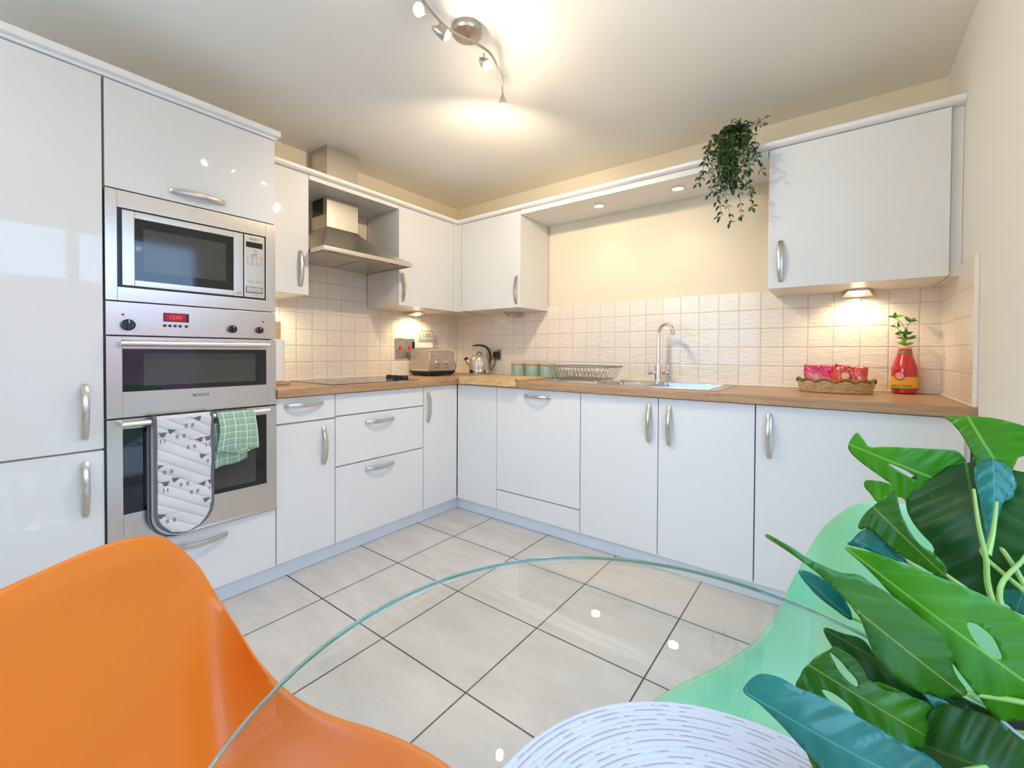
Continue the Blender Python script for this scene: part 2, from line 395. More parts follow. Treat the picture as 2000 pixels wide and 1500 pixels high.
# splashback tiles
TH = .008
b = B(); box(b, 0.0, W_X, -TH, 0, .91, 1.4365, .001); struct('trim_1', b, 'tile_b')
b = B(); box(b, 0.0, TH, -1.80, -.0081, .91, 1.4365, .001); box(b, 0, TH, -1.505, -.912, 1.4366, 1.66); struct('trim_2', b, 'tile_a')
b = B(); box(b, W_X-TH, W_X, -.606, -.0081, .91, 1.4365, .001); struct('trim_3', b, 'tile_r')
sealm = mat('white_sealant', (.85, .82, .74), .4)
b = B(); box(b, .012, W_X-.012, -.0135, -TH, .9105, .919, .002); box(b, TH, .0135, -1.80, -.0136, .9105, .919, .002); box(b, W_X-.0135, W_X-TH, -.612, -.0136, .9105, .919, .002)
box(b, W_X-.012, W_X-.0005, -.6125, -.606, .9105, 1.44, .001); struct('trim_4', b, sealm)

# ------------------------------------------------------------------ fitted kitchen
D = .60; UD = .36; G = .002
def handle_bm(c, along, out, L=.192, w=.0105, bow=.026):
    """bowed flat bar with rounded ends, standing on its two feet"""
    c = Vector(c); a = Vector(along); n = Vector(out); s = a.cross(n); bm = B()
    N_ = 22; secs = []
    for i in range(N_+1):
        t = i/N_*2-1
        h_ = bow*(1-t*t)**.8 if abs(t) < 1 else 0
        wd_ = w*(.86+.14*cos(t*pi/2)); th = .0034
        if abs(t) > .93: wd_ *= .86
        secs.append((c+a*(t*L/2)+n*(h_+.0005), wd_, th, t))
    rings = []
    for p, wd_, th, t in secs:
        prof = [(-wd_, 0), (-wd_*.9, th), (-wd_*.4, th*1.45), (wd_*.4, th*1.45), (wd_*.9, th), (wd_, 0)]
        rings.append([bm.verts.new(p+s*x+n*y) for x, y in prof])
    for A, Bq in zip(rings, rings[1:]):
        for j in range(6): bm.faces.new((A[j], A[(j+1) % 6], Bq[(j+1) % 6], Bq[j]))
    bm.faces.new(rings[0]); bm.faces.new(rings[-1][::-1])
    return bm
def handle(parent, c, along, out): return part('handle', handle_bm(c, along, out), 'nickel', parent, angle=50)
X, Y, Z = (1, 0, 0), (0, 1, 0), (0, 0, 1)
FT = .019
def front_a(name, parent, y0, y1, z0, z1, x=D, hd=None):
    """door or drawer front on the left run (faces +x); hd=(y,z,vertical)"""
    b = B(); box(b, x-FT, x, y0+G, y1-G, z0+G, z1-G, .0012); o = part(name, b, 'gloss', parent)
    if hd: handle(o, (x, hd[0], hd[1]), Z if hd[2] else Y, X)
    return o
def front_b(name, parent, x0, x1, z0, z1, y=-D, hd=None):
    b = B(); box(b, x0+G, x1-G, y, y+FT, z0+G, z1-G, .0012); o = part(name, b, 'gloss', parent)
    if hd: handle(o, (hd[0], y, hd[1]), Z if hd[2] else X, (0, -1, 0))
    return o
def carc_a(parent, y0, y1, z0, z1, x=D, x0=.01):
    b = B(); box(b, x0, x-FT-.002, y0+.0012, y1-.0012, z0, z1); return part('body', b, 'carcass', parent)
def carc_b(parent, x0, x1, z0, z1, y=-D, y1=-.01):
    b = B(); box(b, x0+.0012, x1-.0012, y+FT+.002, y1, z0, z1); return part('body', b, 'carcass', parent)
zb, zt = .084, .870
# tall fridge housing
r = root('tall_cabinet', (.3, -2.672, 0), 'tall white gloss cabinet with two bowed handles at the left edge', 'cabinet')
carc_a(r, -2.975, -2.3745, zb, 2.060)
front_a('door', r, -2.975, -2.373, .738, 2.060, hd=(-2.424, .876, 1)); front_a('door', r, -2.975, -2.373, zb, .735, hd=(-2.424, .606, 1))
# oven housing
r = root('oven_housing_cabinet', (.3, -2.08, 0), 'white cabinet around the microwave and ovens, flap door above and drawer below', 'cabinet')
b = B(); y0, y1 = -2.3705, -1.7915
for (a0, a1, z0, z1) in ((y0+.001, y0+.018, zb, 2.06), (y1-.017, y1, zb, 2.06), (y0+.018, y1-.017, zb, .10), (y0+.018, y1-.017, 2.04, 2.06), (y0+.018, y1-.017, 1.655, 1.67), (y0+.018, y1-.017, .345, .36)):
    box(b, .01, D-FT-.002, a0, a1, z0, z1)
part('body', b, 'carcass', r)
front_a('flap_door', r, y0, y1, 1.674, 2.060, hd=(-2.090, 1.716, 0))
front_a('drawer', r, y0, y1, zb, .357, hd=(-2.086, .306, 0))
# left run base units
r = root('base_cabinet', (.3, -1.643, 0), 'narrow white base cabinet beside the ovens, small drawer over a door', 'cabinet', )
carc_a(r, -1.791, -1.4975, zb, .868); front_a('drawer', r, -1.791, -1.4965, .746, zt, hd=(-1.658, .829, 0)); front_a('door', r, -1.791, -1.4965, zb, .742, hd=(-1.558, .610, 1))
r = root('drawer_cabinet', (.3, -1.2, 0), 'wide white drawer cabinet under the black hob', 'cabinet')
carc_a(r, -1.4965, -.902, zb, .868)
front_a('front_panel', r, -1.4965, -.902, .752, zt); front_a('drawer', r, -1.4965, -.902, .486, .749, hd=(-1.223, .698, 0)); front_a('drawer', r, -1.4965, -.902, zb, .483, hd=(-1.223, .436, 0))
r = root('corner_cabinet', (.3, -.75, 0), 'white corner base cabinet with a narrow handled door, right of the wide drawers', 'cabinet')
carc_a(r, -.9005, -.605, zb, .868); front_a('door', r, -.9005, -.602, zb, zt, hd=(-.865, .738, 1))
r = root('blind_corner_cabinet', (.77, -.59, 0), 'plain white handleless panel in the corner, left of the dishwasher', 'cabinet')
front_b('front_panel', r, .602, .951, zb, zt); b = B(); box(b, .602, .949, -.579, -.02, zb, .868); part('body', b, 'carcass', r)
# back run
r = root('dishwasher', (1.25, -.3, 0), 'integrated dishwasher behind a white door with high handle and low panel', 'dishwasher')
carc_b(r, .951, 1.553, zb, .868); front_b('door', r, .951, 1.553, .214, zt, hd=(1.265, .826, 0)); front_b('bottom_panel', r, .951, 1.553, zb, .211)
r = root('sink_cabinet', (1.98, -.3, 0), 'white double-door base cabinet under the sink', 'cabinet')
b = B(); box(b, 1.5547, 1.5727, -.579, -.01, zb, .868); box(b, 2.3903, 2.4083, -.579, -.01, zb, .868); box(b, 1.5727, 2.3903, -.579, -.01, zb, .1); box(b, 1.5727, 2.3903, -.028, -.01, .1, .868); box(b, 1.975, 1.995, -.579, -.56, .1, .868); part('body', b, 'carcass', r)
front_b('door', r, 1.5535, 1.9865, zb, zt, hd=(1.941, .739, 1)); front_b('door', r, 1.9865, 2.4095, zb, zt, hd=(2.041, .736, 1))
r = root('base_cabinet', (2.73, -.3, 0), 'white base cabinet at the right wall, single door with handle at its left', 'cabinet')
carc_b(r, 2.4105, 3.070, zb, .868); front_b('door', r, 2.4105, 3.052, zb, zt, hd=(2.464, .738, 1))
# plinths
b = B(); box(b, .545, .56, -2.975, -.545, .001, zb-.002, .001); single('plinth', b, 'plinth', 'white kick board under the tall cabinets and hob drawers', 'plinth', (.55, -1.75, 0))
b = B(); box(b, .5605, 3.07, -.56, -.545, .001, zb-.002, .001); single('plinth', b, 'plinth', 'white kick board under the dishwasher and sink cabinets', 'plinth', (1.8, -.55, 0))
# worktop: one L, cut out round the sink
SX0, SX1, SY0, SY1 = 1.20, 2.24, -.525, -.085
b = B(); WZ, WT = .8725, .91; WE = -.622
box(b, .002, .622, -1.7905, -.6221, WZ, WT, .0015, mi=1)
box(b, .002, SX0+.02, WE, -.0015, WZ, WT, .0015); box(b, SX1-.02, W_X-.001, WE, -.0015, WZ, WT, .0015)
box(b, SX0+.02, SX1-.02, WE, SY0+.02, WZ, WT, .0008); box(b, SX0+.02, SX1-.02, SY1-.02, -.0015, WZ, WT, .0008)
single('worktop', b, ['oak_x', 'oak_y'], 'L-shaped oak-effect laminate worktop along both walls', 'worktop', (.6, -.6, .89))

# wall units
U0, U1 = 1.400, 2.058
def wall_a(name, y0, y1, label, hd):
    r = root(name, (.18, (y0+y1)/2, U0), label, 'cabinet'); b = B(); box(b, .0085, UD-FT-.002, y0+.001, y1-.001, U0, U1); part('body', b, 'carcass', r)
    return r
r = wall_a('wall_cabinet', -1.790, -1.510, 'narrow white wall cabinet between the tall oven unit and the hood', None); front_a('door', r, -1.790, -1.509, U0-.002, U1, x=UD, hd=(-1.557, 1.538, 1))
r = wall_a('wall_cabinet', -.908, -.3605, 'white wall cabinet right of the hood, lit lamp underneath', None); front_a('door', r, -.908, -.402, U0-.002, U1, x=UD, hd=(-.878, 1.522, 1))
r = root('wall_cabinet', (.66, -.18, U0), 'white wall cabinet above the kettle, left of the open shelf with downlights', 'cabinet')
carc_b(r, .4, .9565, U0, U1, y=-UD, y1=-.0085); front_b('door', r, .404, .9575, U0-.002, U1, y=-UD, hd=(.926, 1.520, 1))
r = root('wall_cabinet', (2.73, -.18, U0), 'wide white wall cabinet beside the right wall, above the red bottle', 'cabinet')
carc_b(r, 2.421, 3.040, U0, U1, y=-UD, y1=-.0085); front_b('door', r, 2.420, 3.041, U0-.002, U1, y=-UD, hd=(2.474, 1.525, 1))
b = B(); box(b, 3.043, W_X-.001, -UD+.022, -.01, U0, U1); single('filler_strip', b, 'carcass', 'narrow white strip closing the gap at the right wall', 'panel', (3.06, -.2, U0))
b = B(); box(b, .0085, .340, -.359, -.0085, U0, U1); box(b, .341, UD, -.400, -.341, U0-.002, U1, .001); box(b, .3605, .401, -UD, -.341, U0-.002, U1, .001); single('corner_post', b, ['gloss'], 'white corner infill where the two runs of wall cabinets meet', 'panel', (.36, -.36, U0))
# bridging shelves
b = B(); box(b, .9585, 2.4185, -UD, -.002, 2.028, 2.058, .001); single('bridging_shelf', b, 'carcass', 'white bridging shelf with two downlights over the sink', 'shelf', (1.69, -.18, 2.028))
b = B()
box(b, .204, UD, -1.508, -.909, 2.034, 2.058, .001); box(b, .002, .2038, -1.508, -1.318, 2.034, 2.058); box(b, .002, .2038, -1.106, -.909, 2.034, 2.058)
single('bridging_shelf', b, 'carcass', 'white bridging shelf around the steel hood chimney', 'shelf', (.2, -1.2, 2.034))
# cornices
def cornice(path, outs, z, name, label, org):
    """profile swept along straight runs; path is the front line, outs the outward mitre vectors"""
    prof = [(-.06, 0), (.004, 0), (.010, .004), (.018, .007), (.022, .012), (.023, .018), (.023, .026), (-.06, .026)]
    bm = B(); rings = []
    for p, o_ in zip(path, outs): rings.append([bm.verts.new(Vector((p[0], p[1], z))+Vector(o_)*a+Vector((0, 0, h_))) for a, h_ in prof])
    k = len(prof)
    for A, C_ in zip(rings, rings[1:]):
        for j in range(k): bm.faces.new((A[j], A[(j+1) % k], C_[(j+1) % k], C_[j]))
    bm.faces.new(rings[0]); bm.faces.new(rings[-1][::-1])
    return single(name, bm, 'white_paint', label, 'cornice', org)
cornice([(UD, -1.788), (UD, -UD), (W_X-.001, -UD)], [(1, 0, 0), (1, -1, 0), (0, -1, 0)], 2.0595, 'cornice', 'thin white cornice along the top of the wall cabinets', (UD, -UD, 2.06))
cornice([(D, -2.975), (D, -1.7915+.0), (.47, -1.7915)], [(1, 0, 0), (.9, .0, 0), (.9, 0, 0)][:2]+[(0, 0, 0)][:0], 2.0615, 'cornice', 'thin white cornice along the top of the tall cabinets', (D, -2.4, 2.06)) if False else None
b = B(); box(b, .45, D+.027, -2.975, -1.776, 2.0745, 2.100, .003, seg=2); box(b, .45, D+.008, -2.975, -1.788, 2.0615, 2.0744, .001); single('cornice', b, 'white_paint', 'thin white cornice along the top of the tall cabinets', 'cornice', (D, -2.4, 2.06))

# ------------------------------------------------------------------ microwave
r = root('microwave', (.35, -2.08, 1.27), 'built-in stainless steel microwave above the ovens', 'microwave')
x0 = .598; ym0, ym1 = -2.3695, -1.7925
b = B(); box(b, .12, .58, -2.34, -1.825, 1.30, 1.63); part('body', b, 'dark', r)
b = B(); F = (1.271, 1.671)
for (a0, a1, z0, z1) in ((ym0, -2.337, *F), (-1.834, ym1, *F), (-2.337, -1.834, F[0], 1.321), (-2.337, -1.834, 1.609, F[1])): box(b, .578, x0+.006, a0, a1, z0, z1, .0012)
part('frame', b, 'steel', r)
b = B(); box(b, .58, x0+.001, -2.337, -1.834, 1.321, 1.609); part('surround', b, 'dark', r)
b = B(); xa, xb = x0-.005, x0+.012
for (a0, a1, z0, z1) in ((-2.325, -2.290, 1.328, 1.602), (-1.966, -1.929, 1.328, 1.602), (-2.290, -1.966, 1.328, 1.350), (-2.290, -1.966, 1.578, 1.602)): box(b, xa, xb, a0, a1, z0, z1, .0015)
dr = part('door', b, 'steel', r)
b = B(); box(b, xa, xb-.002, -2.2898, -1.9662, 1.3502, 1.5778); part('window', b, 'black_glass', dr)
meshm = mat('oven_cavity_mesh', (.055, .055, .05), .08)
b = B(); box(b, xb-.002, xb-.0014, -2.265, -1.995, 1.385, 1.545); part('viewing_screen', b, meshm, dr)
b = B(); box(b, xa, xb, -1.925, -1.842, 1.328, 1.602, .0015); cp = part('control_panel', b, 'steel', r)
b = B(); box(b, xb, xb+.0008, -1.918, -1.851, 1.548, 1.572); part('display', b, 'black_glass', cp)
b = B(); cyl(b, (xb, -1.884, 1.525), .0125, .007, 24, 0, X, .002); part('dial', b, 'steel_plain', cp)
for i in range(4):
    for j in range(2):
        b = B(); cyl(b, (xb, -1.912+i*.019, 1.498-j*.023), .0058, .0012, 14, 0, X); part('button', b, 'nickel', cp)
        b = B(); cyl(b, (xb, -1.912+i*.019, 1.507-j*.023), .0018, .0008, 8, 0, X); part('indicator', b, 'ink', cp)
for yy in (-1.903, -1.864): b = B(); box(b, xb, xb+.0012, yy-.014, yy+.014, 1.393, 1.408, .0005); part('button', b, 'nickel', cp)
b = B(); box(b, xb, xb+.001, -1.918, -1.850, 1.348, 1.375); part('button', b, 'ink', cp)
b = B(); box(b, xb+.0008, xb+.003, -1.9155, -1.8525, 1.3505, 1.3725, .001); part('door_button', b, 'steel_plain', cp)
part('logo', place(text_bm('BOSCH', .012), (xb+.0003, -1.884, 1.586), Y, Z), 'ink', cp)
part('print', place(text_bm('microwave', .006), (xb+.0003, -1.884, 1.339), Y, Z), 'rim', cp)
b = B(); box(b, xb, xb+.0007, -1.957, -1.936, 1.336, 1.346); part('badge', b, 'rim', dr)

# ------------------------------------------------------------------ double oven
r = root('double_oven', (.35, -2.08, .365), 'built-in stainless double oven with red display, glove hanging on its lower handle', 'oven')
b = B(); box(b, .06, .585, -2.35, -1.815, .37, 1.26); part('body', b, 'dark', r)
b = B(); box(b, .585, .604, ym0, ym1, 1.146, 1.267, .0015); cp = part('control_panel', b, 'steel', r)
xf = .604
def knob(y, z, rr):
    b = B(); cyl(b, (xf, y, z), rr, .016, 28, 0, X, .003); k = part('knob', b, 'dark', cp)
    b = B(); box(b, xf+.016, xf+.021, y-.0035, y+.0035, z-rr*.85, z+rr*.85, .001); box(b, xf+.021, xf+.0215, y-.001, y+.001, z+rr*.3, z+rr*.85, mi=1); part('grip', b, ['dark', 'white'], k)
    b = B()
    for q in range(10):
        a = radians(-130+q*29); cy, cz = y+sin(a)*(rr+.010), z+cos(a)*(rr+.009); box(b, xf, xf+.0004, cy-.0022, cy+.0022, cz-.0012, cz+.0012)
    part('dial_marks', b, 'rim', cp)
knob(-2.310, 1.184, .0205); knob(-1.972, 1.184, .0165); knob(-1.864, 1.184, .0150)
b = B(); box(b, xf, xf+.0015, -2.206, -2.124, 1.203, 1.237, .0005); part('bezel', b, 'dark', cp)
b = B(); box(b, xf+.0015, xf+.002, -2.202, -2.136, 1.207, 1.234); part('display', b, 'red_display', cp)
part('display_digits', place(text_bm('12:05', .019), (xf+.0024, -2.168, 1.220), Y, Z), mat('red_digits', (.6, .02, .03), .3, emit=(1, .05, .08), strength=.8), cp)
for i in range(5): b = B(); cyl(b, (xf, -2.202+i*.0162+(.004 if i == 4 else 0), 1.187), .0052, .004, 14, 0, X, .001); part('button', b, 'dark', cp)
for yy, zz in ((-2.323, 1.221), (-1.846, 1.223)): b = B(); cyl(b, (xf, yy, zz), .0045, .002, 14, 0, X); part('warning_light', b, 'red', cp)
def oven_door(nm, z0, z1, w0, w1, hz, label=None):
    b = B(); ya, yb = -2.326, -1.835
    for (a0, a1, c0, c1) in ((ym0, ya, z0, z1), (yb, ym1, z0, z1), (ya, yb, z0, w0), (ya, yb, w1, z1)): box(b, .585, .608, a0, a1, c0, c1, .001)
    dr = part('oven_door', b, 'steel', r)
    b = B(); box(b, .588, .6065, ya+.0002, yb-.0002, w0+.0002, w1-.0002); gl = part('window', b, 'black_glass', dr)
    b = B(); box(b, .6065, .6069, ya+.06, yb-.045, w0+.02, w1-.016); part('inner_glass', b, meshm, gl)
    b = B(); tube(b, [(.645, -2.336, hz), (.645, -1.838, hz)], .0105, 16)
    for yy in (-2.332, -1.842): box(b, .608, .645, yy-.006, yy+.006, hz-.008, hz+.008, .002)
    part('handle', b, 'handle_ivory' if False else 'chrome_soft', dr); return dr
M['chrome_soft'] = mat('satin_aluminium', (.80, .78, .73), .32, metal=1)
d1 = oven_door('a', .844, 1.141, .938, 1.096, 1.117)
part('logo', place(text_bm('BOSCH', .017, .0006), (.6084, -2.086, .9105), Y, Z), 'ink', d1)
oven_door('b', .362, .838, .487, .802, .823)
b = B(); box(b, .60, .614, ym0, ym1, .3605, .3665, .001); part('bottom_trim', b, 'steel_plain', r)

# ------------------------------------------------------------------ quilted double oven glove
gl_white = mat('quilted_white_cotton', (.66, .65, .66), .9); h = N(gl_white); p_, x_ = h.pos()
dg = h.math('ADD', x_[2], h.math('MULTIPLY', x_[1], .62)); st = h.math('ABSOLUTE', h.math('SUBTRACT', h.math('FRACT', h.math('MULTIPLY', dg, 24)), .5))
h.bump(h.math('ADD', h.math('MULTIPLY', h.math('POWER', h.math('MULTIPLY', st, 2), 3), -1.0), h.math('MULTIPLY', h.noise(p_, 40, 2), .3)), .8, .004)
gl_grey = mat('grey_binding_tape', (.13, .125, .135), .9)
r = root('oven_glove', (.65, -2.16, .83), 'white quilted oven glove with sheep print and grey binding, hanging from the oven handle', 'oven glove')
def glove_panel(xc, y0, y1, ztop, zbot, name, xback=0):
    n = 40; cy = (y0+y1)/2; hw = (y1-y0)/2; bm = B()
    out = []
    pts = [(y0, ztop)]+[(cy-hw*cos(a), zbot+hw*1.0-hw*1.0*sin(a)) for a in [i/20*pi for i in range(21)]]+[(y1, ztop)]
    def bulge(y, z):
        e = 1-((y-cy)/hw)**2; return .006*max(e, 0)+.002*sin(z*40)
    # front sheet from rows
    rows = []; NZ, NY = 36, 12
    for i in range(NZ+1):
        z = zbot+(ztop-zbot)*i/NZ; dz = z-(zbot+hw)
        w = hw if dz >= 0 else sqrt(max(hw*hw-dz*dz, 0))
        if i == 0: w = hw*.12
        rows.append([(cy+w*(j/NY*2-1), z) for j in range(NY+1)])
    F_ = [[bm.verts.new((xc+.004+bulge(y, z), y, z)) for y, z in rw] for rw in rows]
    K_ = [[bm.verts.new((xc-.004-.5*bulge(y, z), y, z)) for y, z in rw] for rw in rows]
    for i in range(NZ):
        for j in range(NY):
            bm.faces.new((F_[i][j], F_[i][j+1], F_[i+1][j+1], F_[i+1][j])); bm.faces.new((K_[i][j], K_[i+1][j], K_[i+1][j+1], K_[i][j+1]))
    return bm, pts
gy0, gy1 = -2.247, -2.066
bm_front, pts = glove_panel(.664, gy0, gy1, .826, .389, 'f')
bm, pts2 = glove_panel(.632, gy0-.006, gy1-.006, .826, .372, 'b'); part('rear_panel', bm, gl_white, r)
# fold over the handle
bm = B()
def fold(u, v):
    a = pi*u; R_ = .017; return (.648-R_*cos(a)*1.0+(.0 if 0 else 0), gy0+(gy1-gy0)*v, .824+R_*sin(a)*1.15)
grid(bm, 12, 6, fold)
def fold2(u, v):
    a = pi*u; R_ = .0125; return (.648-R_*cos(a), gy0+(gy1-gy0)*v, .824+R_*sin(a)*1.1)
grid(bm, 12, 6, fold2); part('fold', bm, gl_white, r, normals=False)
bm = B(); tube(bm, [(.666, y, z) for y, z in pts], .0062, 8); part('binding', bm, gl_grey, r)
bm = B(); tube(bm, [(.632, y-.006, z) for y, z in pts2], .0055, 8); part('binding', bm, gl_grey, r)
for yy in (gy0, gy1):
    bm = B(); tube(bm, [(.648-.0165*cos(pi*k/10), yy, .822+.0165*sin(pi*k/10)*1.2) for k in range(11)], .0060, 8); part('binding', bm, gl_grey, r)
# sheep print: heads and legs in grey thread on the front panel
bmesh.ops.recalc_face_normals(bm_front, faces=bm_front.faces); bm = bm_front
def xs(y, z):
    hw = (gy1-gy0)/2; cy = (gy0+gy1)/2; e = 1-((y-cy)/hw)**2; return .664+.004+.006*max(e, 0)+.002*sin(z*40)+.0006
def poly(pts, mi=0):
    pts = [(min(max(y, gy0+.006), gy1-.006), z) for y, z in pts]
    vs = [bm.verts.new((xs(y, z), y, z)) for y, z in pts]
    try: f = bm.faces.new(vs); f.material_index = mi+1
    except ValueError: pass
def sheep(y, z, kind, s=1.0):
    if kind == 0:      # facing us: wide ears, head, legs
        poly([(y-.015*s, z+.009*s), (y+.015*s, z+.009*s), (y+.009*s, z+.003*s), (y+.006*s, z-.008*s), (y-.006*s, z-.008*s), (y-.009*s, z+.003*s)])
        legs = [-.006, .006]; lz = z-.023
    else:              # side view
        d_ = 1 if kind == 1 else -1
        poly([(y-d_*.014*s, z+.011*s), (y-d_*.004*s, z+.008*s), (y+d_*.013*s, z+.004*s), (y+d_*.004*s, z-.002*s), (y-d_*.006*s, z-.010*s), (y-d_*.012*s, z-.004*s)])
        legs = [d_*.012, d_*.017, d_*.033, d_*.038]; lz = z-.022
    for q in legs:
        ly = y+q*s
        for k in (0,): poly([(ly-.0016, lz+.006), (ly+.0016, lz+.006), (ly+.0012, lz-.009), (ly-.0012, lz-.009)])
    if kind:
        for q in range(5):
            cy_, cz_ = y+d_*(.016+q*.007)*s, z+.007*s; poly([(cy_-.0012, cz_), (cy_, cz_-.006), (cy_+.0012, cz_)], 1)
for (y, z, k) in ((-2.226, .773, 0), (-2.197, .784, 1), (-2.113, .738, 2), (-2.082, .738, 0), (-2.098, .672, 1), (-2.236, .655, 1), (-2.218, .587, 0), (-2.186, .597, 1), (-2.104, .560, 2), (-2.072, .562, 0), (-2.086, .493, 1), (-2.228, .468, 1), (-2.12, .823, 2)):
    sheep(y, z, k)
pm = [mat('grey_sheep_print', (.14, .135, .15), .9), mat('pale_fleece_print', (.33, .32, .34), .9)]
part('front_panel', bm, [gl_white]+pm, r, normals=False)

# ------------------------------------------------------------------ checked tea towel
tt = mat('green_check_cotton', (.2, .4, .2), .9); h = N(tt); uvn = h.n('ShaderNodeUVMap'); sp = h.n('ShaderNodeSeparateXYZ'); h.l(uvn.outputs[0], sp.inputs[0])
def lines(c, step, off, w): return h.math('LESS_THAN', h.math('ABSOLUTE', h.math('SUBTRACT', h.math('FRACT', h.math('DIVIDE', h.math('SUBTRACT', c, off), step)), .5)), w)
ga = h.math('MAXIMUM', lines(sp.outputs[0], .040, 0, .040), lines(sp.outputs[1], .040, .008, .045)); gb = h.math('MAXIMUM', lines(sp.outputs[0], .040, .015, .03), lines(sp.outputs[1], .040, .022, .03))
c = h.mix(h.math('MULTIPLY', gb, .45), (.27, .41, .29), (.60, .70, .58)); h.l(h.mix(h.math('MULTIPLY', ga, .85), c, (.72, .82, .68)), h.b.inputs['Base Color'])
h.bump(h.noise(uvn.outputs[0], 900, 2), .3, .0006)
bm = B()
def towel(fn, nu, nv, su, sv, o=(0, 0)):
    grid(bm, nu, nv, fn, uv=lambda a, b_: (o[0]+a*su, o[1]+b_*sv))
# over-bar part and upper flap
def tw1(a, q):     # a across, q from behind the bar, over, down the front
    y = -2.046+a*.142
    if q < .16: return (.634-.001*cos(a*9), y, .70+q/.16*.122)
    if q < .36: t = (q-.16)/.20*pi; return (.646-.0135*cos(t)-0.0*t, y, .822+.0145*sin(t))
    t = (q-.36)/.64; y += .012*t*(a*.9+.1)+.005*sin(t*5)*(1-a); z = .822-t*(.155-.008*a)+.006*sin(a*5)*t
    return (.6605+.012*sin(pi*t*.9)+.003*sin(a*11+t*3)*t, y, z)
towel(tw1, 22, 40, .142, .34)
# under layer hanging lower, gathered
def tw2(a, q):
    y = -2.058+a*.125+.006*q; z = .79-q*(.188-.022*a)
    return (.640+.008*sin(pi*q)+.004*sin(a*9+1), y, z+.003*sin(a*8))
towel(tw2, 20, 24, .125, .2, (.01, .02))
def tw3(a, q):     # folded-under hem of the upper flap
    y = -2.036+a*.13; z = .678-a*0-q*.030*(1-abs(a-.55)*1.6); return (.6585+.006*(1-q)+.002*sin(a*13), y+.01*q, z)
towel(tw3, 18, 6, .13, .03, (.0, .1))
o = single('tea_towel', bm, tt, 'green and white checked tea towel folded over the oven handle, right of the glove', 'tea towel', (.65, -1.98, .82), normals=False)
md = o.modifiers.new('thick', 'SOLIDIFY'); md.thickness = .0018; md.offset = 0

# ------------------------------------------------------------------ cooker hood
r = root('cooker_hood', (.2, -1.209, 1.63), 'stainless steel chimney cooker hood over the hob', 'cooker hood')
hy0, hy1, hx = -1.503, -.915, .500
b = B(); cy0, cy1, cx = -1.317, -1.107, .203
rings = []
for t in [i/10 for i in range(11)]:
    e = t**.82; z = 1.656+(1.850-1.656)*t
    e = 1-(1-t)**1.25
    ya = hy0+(cy0-hy0)*e; yb = hy1+(cy1-hy1)*e; xx = hx+(cx-hx)*e
    rings.append([b.verts.new(v) for v in ((.009, ya, z), (xx, ya, z), (xx, yb, z), (.009, yb, z))])
for A, C_ in zip(rings, rings[1:]):
    for j in range(4): b.faces.new((A[j], A[(j+1) % 4], C_[(j+1) % 4], C_[j]))
b.faces.new(rings[0][::-1]); b.faces.new(rings[-1])
part('canopy', b, 'hood_steel', r, angle=25)
b = B()
for (a0, a1, c0, c1) in ((.009, hx+.004, hy0-.002, hy0+.006), (.009, hx+.004, hy1-.006, hy1+.002), (hx-.004, hx+.004, hy0+.006, hy1-.006)): box(b, a0, a1, c0, c1, 1.632, 1.6558, .002)
part('rim', b, 'hood_steel', r)
b = B(); box(b, .012, hx-.006, hy0+.008, hy1-.008, 1.6405, 1.650); un = part('underside_panel', b, M['rim'], r)
b = B()
for i in range(2):
    ya = hy0+.03+i*.275; box(b, .05, .43, ya, ya+.255, 1.6375, 1.6404, .001)
part('grease_filter', b, 'nickel', un)
for yy in (-1.42, -1.02): b = B(); box(b, .455, .475, yy-.03, yy+.03, 1.6385, 1.6404, .001); part('filter_clip', b, 'dark', un)
b = B(); box(b, hx-.022, hx-.012, -1.26, -1.10, 1.634, 1.6404, .001); part('switch_panel', b, 'dark', un)
b = B(); box(b, .002, cx, cy0, cy1, 1.8505, CEIL-.001, .001); ch = part('chimney', b, 'hood_steel', r)
b = B(); box(b, .035, .158, cy0-.0015, cy0, 1.930, 2.030)
for k in range(9): box(b, .036, .157, cy0-.0025, cy0-.0014, 1.935+k*.0105, 1.938+k*.0105)
part('side_vent', b, 'dark', ch)

# ------------------------------------------------------------------ hob
r = root('hob', (.32, -1.2, .91), 'black ceramic glass hob set in the worktop', 'hob')
b = B(); box(b, .055, .57, -1.49, -.91, .9105, .9165, .002); part('glass_top', b, 'black_glass', r)
b = B(); box(b, .051, .574, -1.494, -.906, .9102, .9135, .001); part('frame', b, 'steel_plain', r)
for (cx_, cy_, rr) in ((.18, -1.36, .09), (.43, -1.34, .075), (.18, -1.09, .075), (.42, -1.11, .09)):
    b = B(); n = 40; tube(b, [(cx_+rr*cos(a), cy_+rr*sin(a), .9166) for a in [2*pi*i/n for i in range(n)]], .0009, 4, closed=True); part('cooking_zone', b, 'rim', r)
for i in range(4):
    b = B(); cc = (.312+i*.056, -.948, .9165)
    lathe(b, cc, [(.0205, 0), (.0205, .003), (.0185, .005), (.0178, .018), (.016, .020)], 24); box(b, cc[0]-.003, cc[0]+.003, cc[1]-.016, cc[1]+.016, .9365, .9385, .001); part('knob', b, 'dark', r)

# ------------------------------------------------------------------ kitchen roll on its stand
r = root('kitchen_roll', (.25, -1.645, .91), 'white kitchen roll on a wooden stand, mostly behind the tall oven unit', 'kitchen roll')
b = B(); lathe(b, (.25, -1.645, .911), [(.078, 0), (.080, .003), (.080, .013), (.076, .016)], 40); part('stand_base', b, 'beech', r)
b = B(); cyl(b, (.25, -1.645, .929), .050, .225, 36, 0, None, .002); part('paper_roll', b, mat('kitchen_paper', (.85, .85, .84), .9), r)
b = B(); box(b, .241, .259, -1.640, -1.612, 1.155, 1.252, .002); part('stand_post', b, 'beech', r)

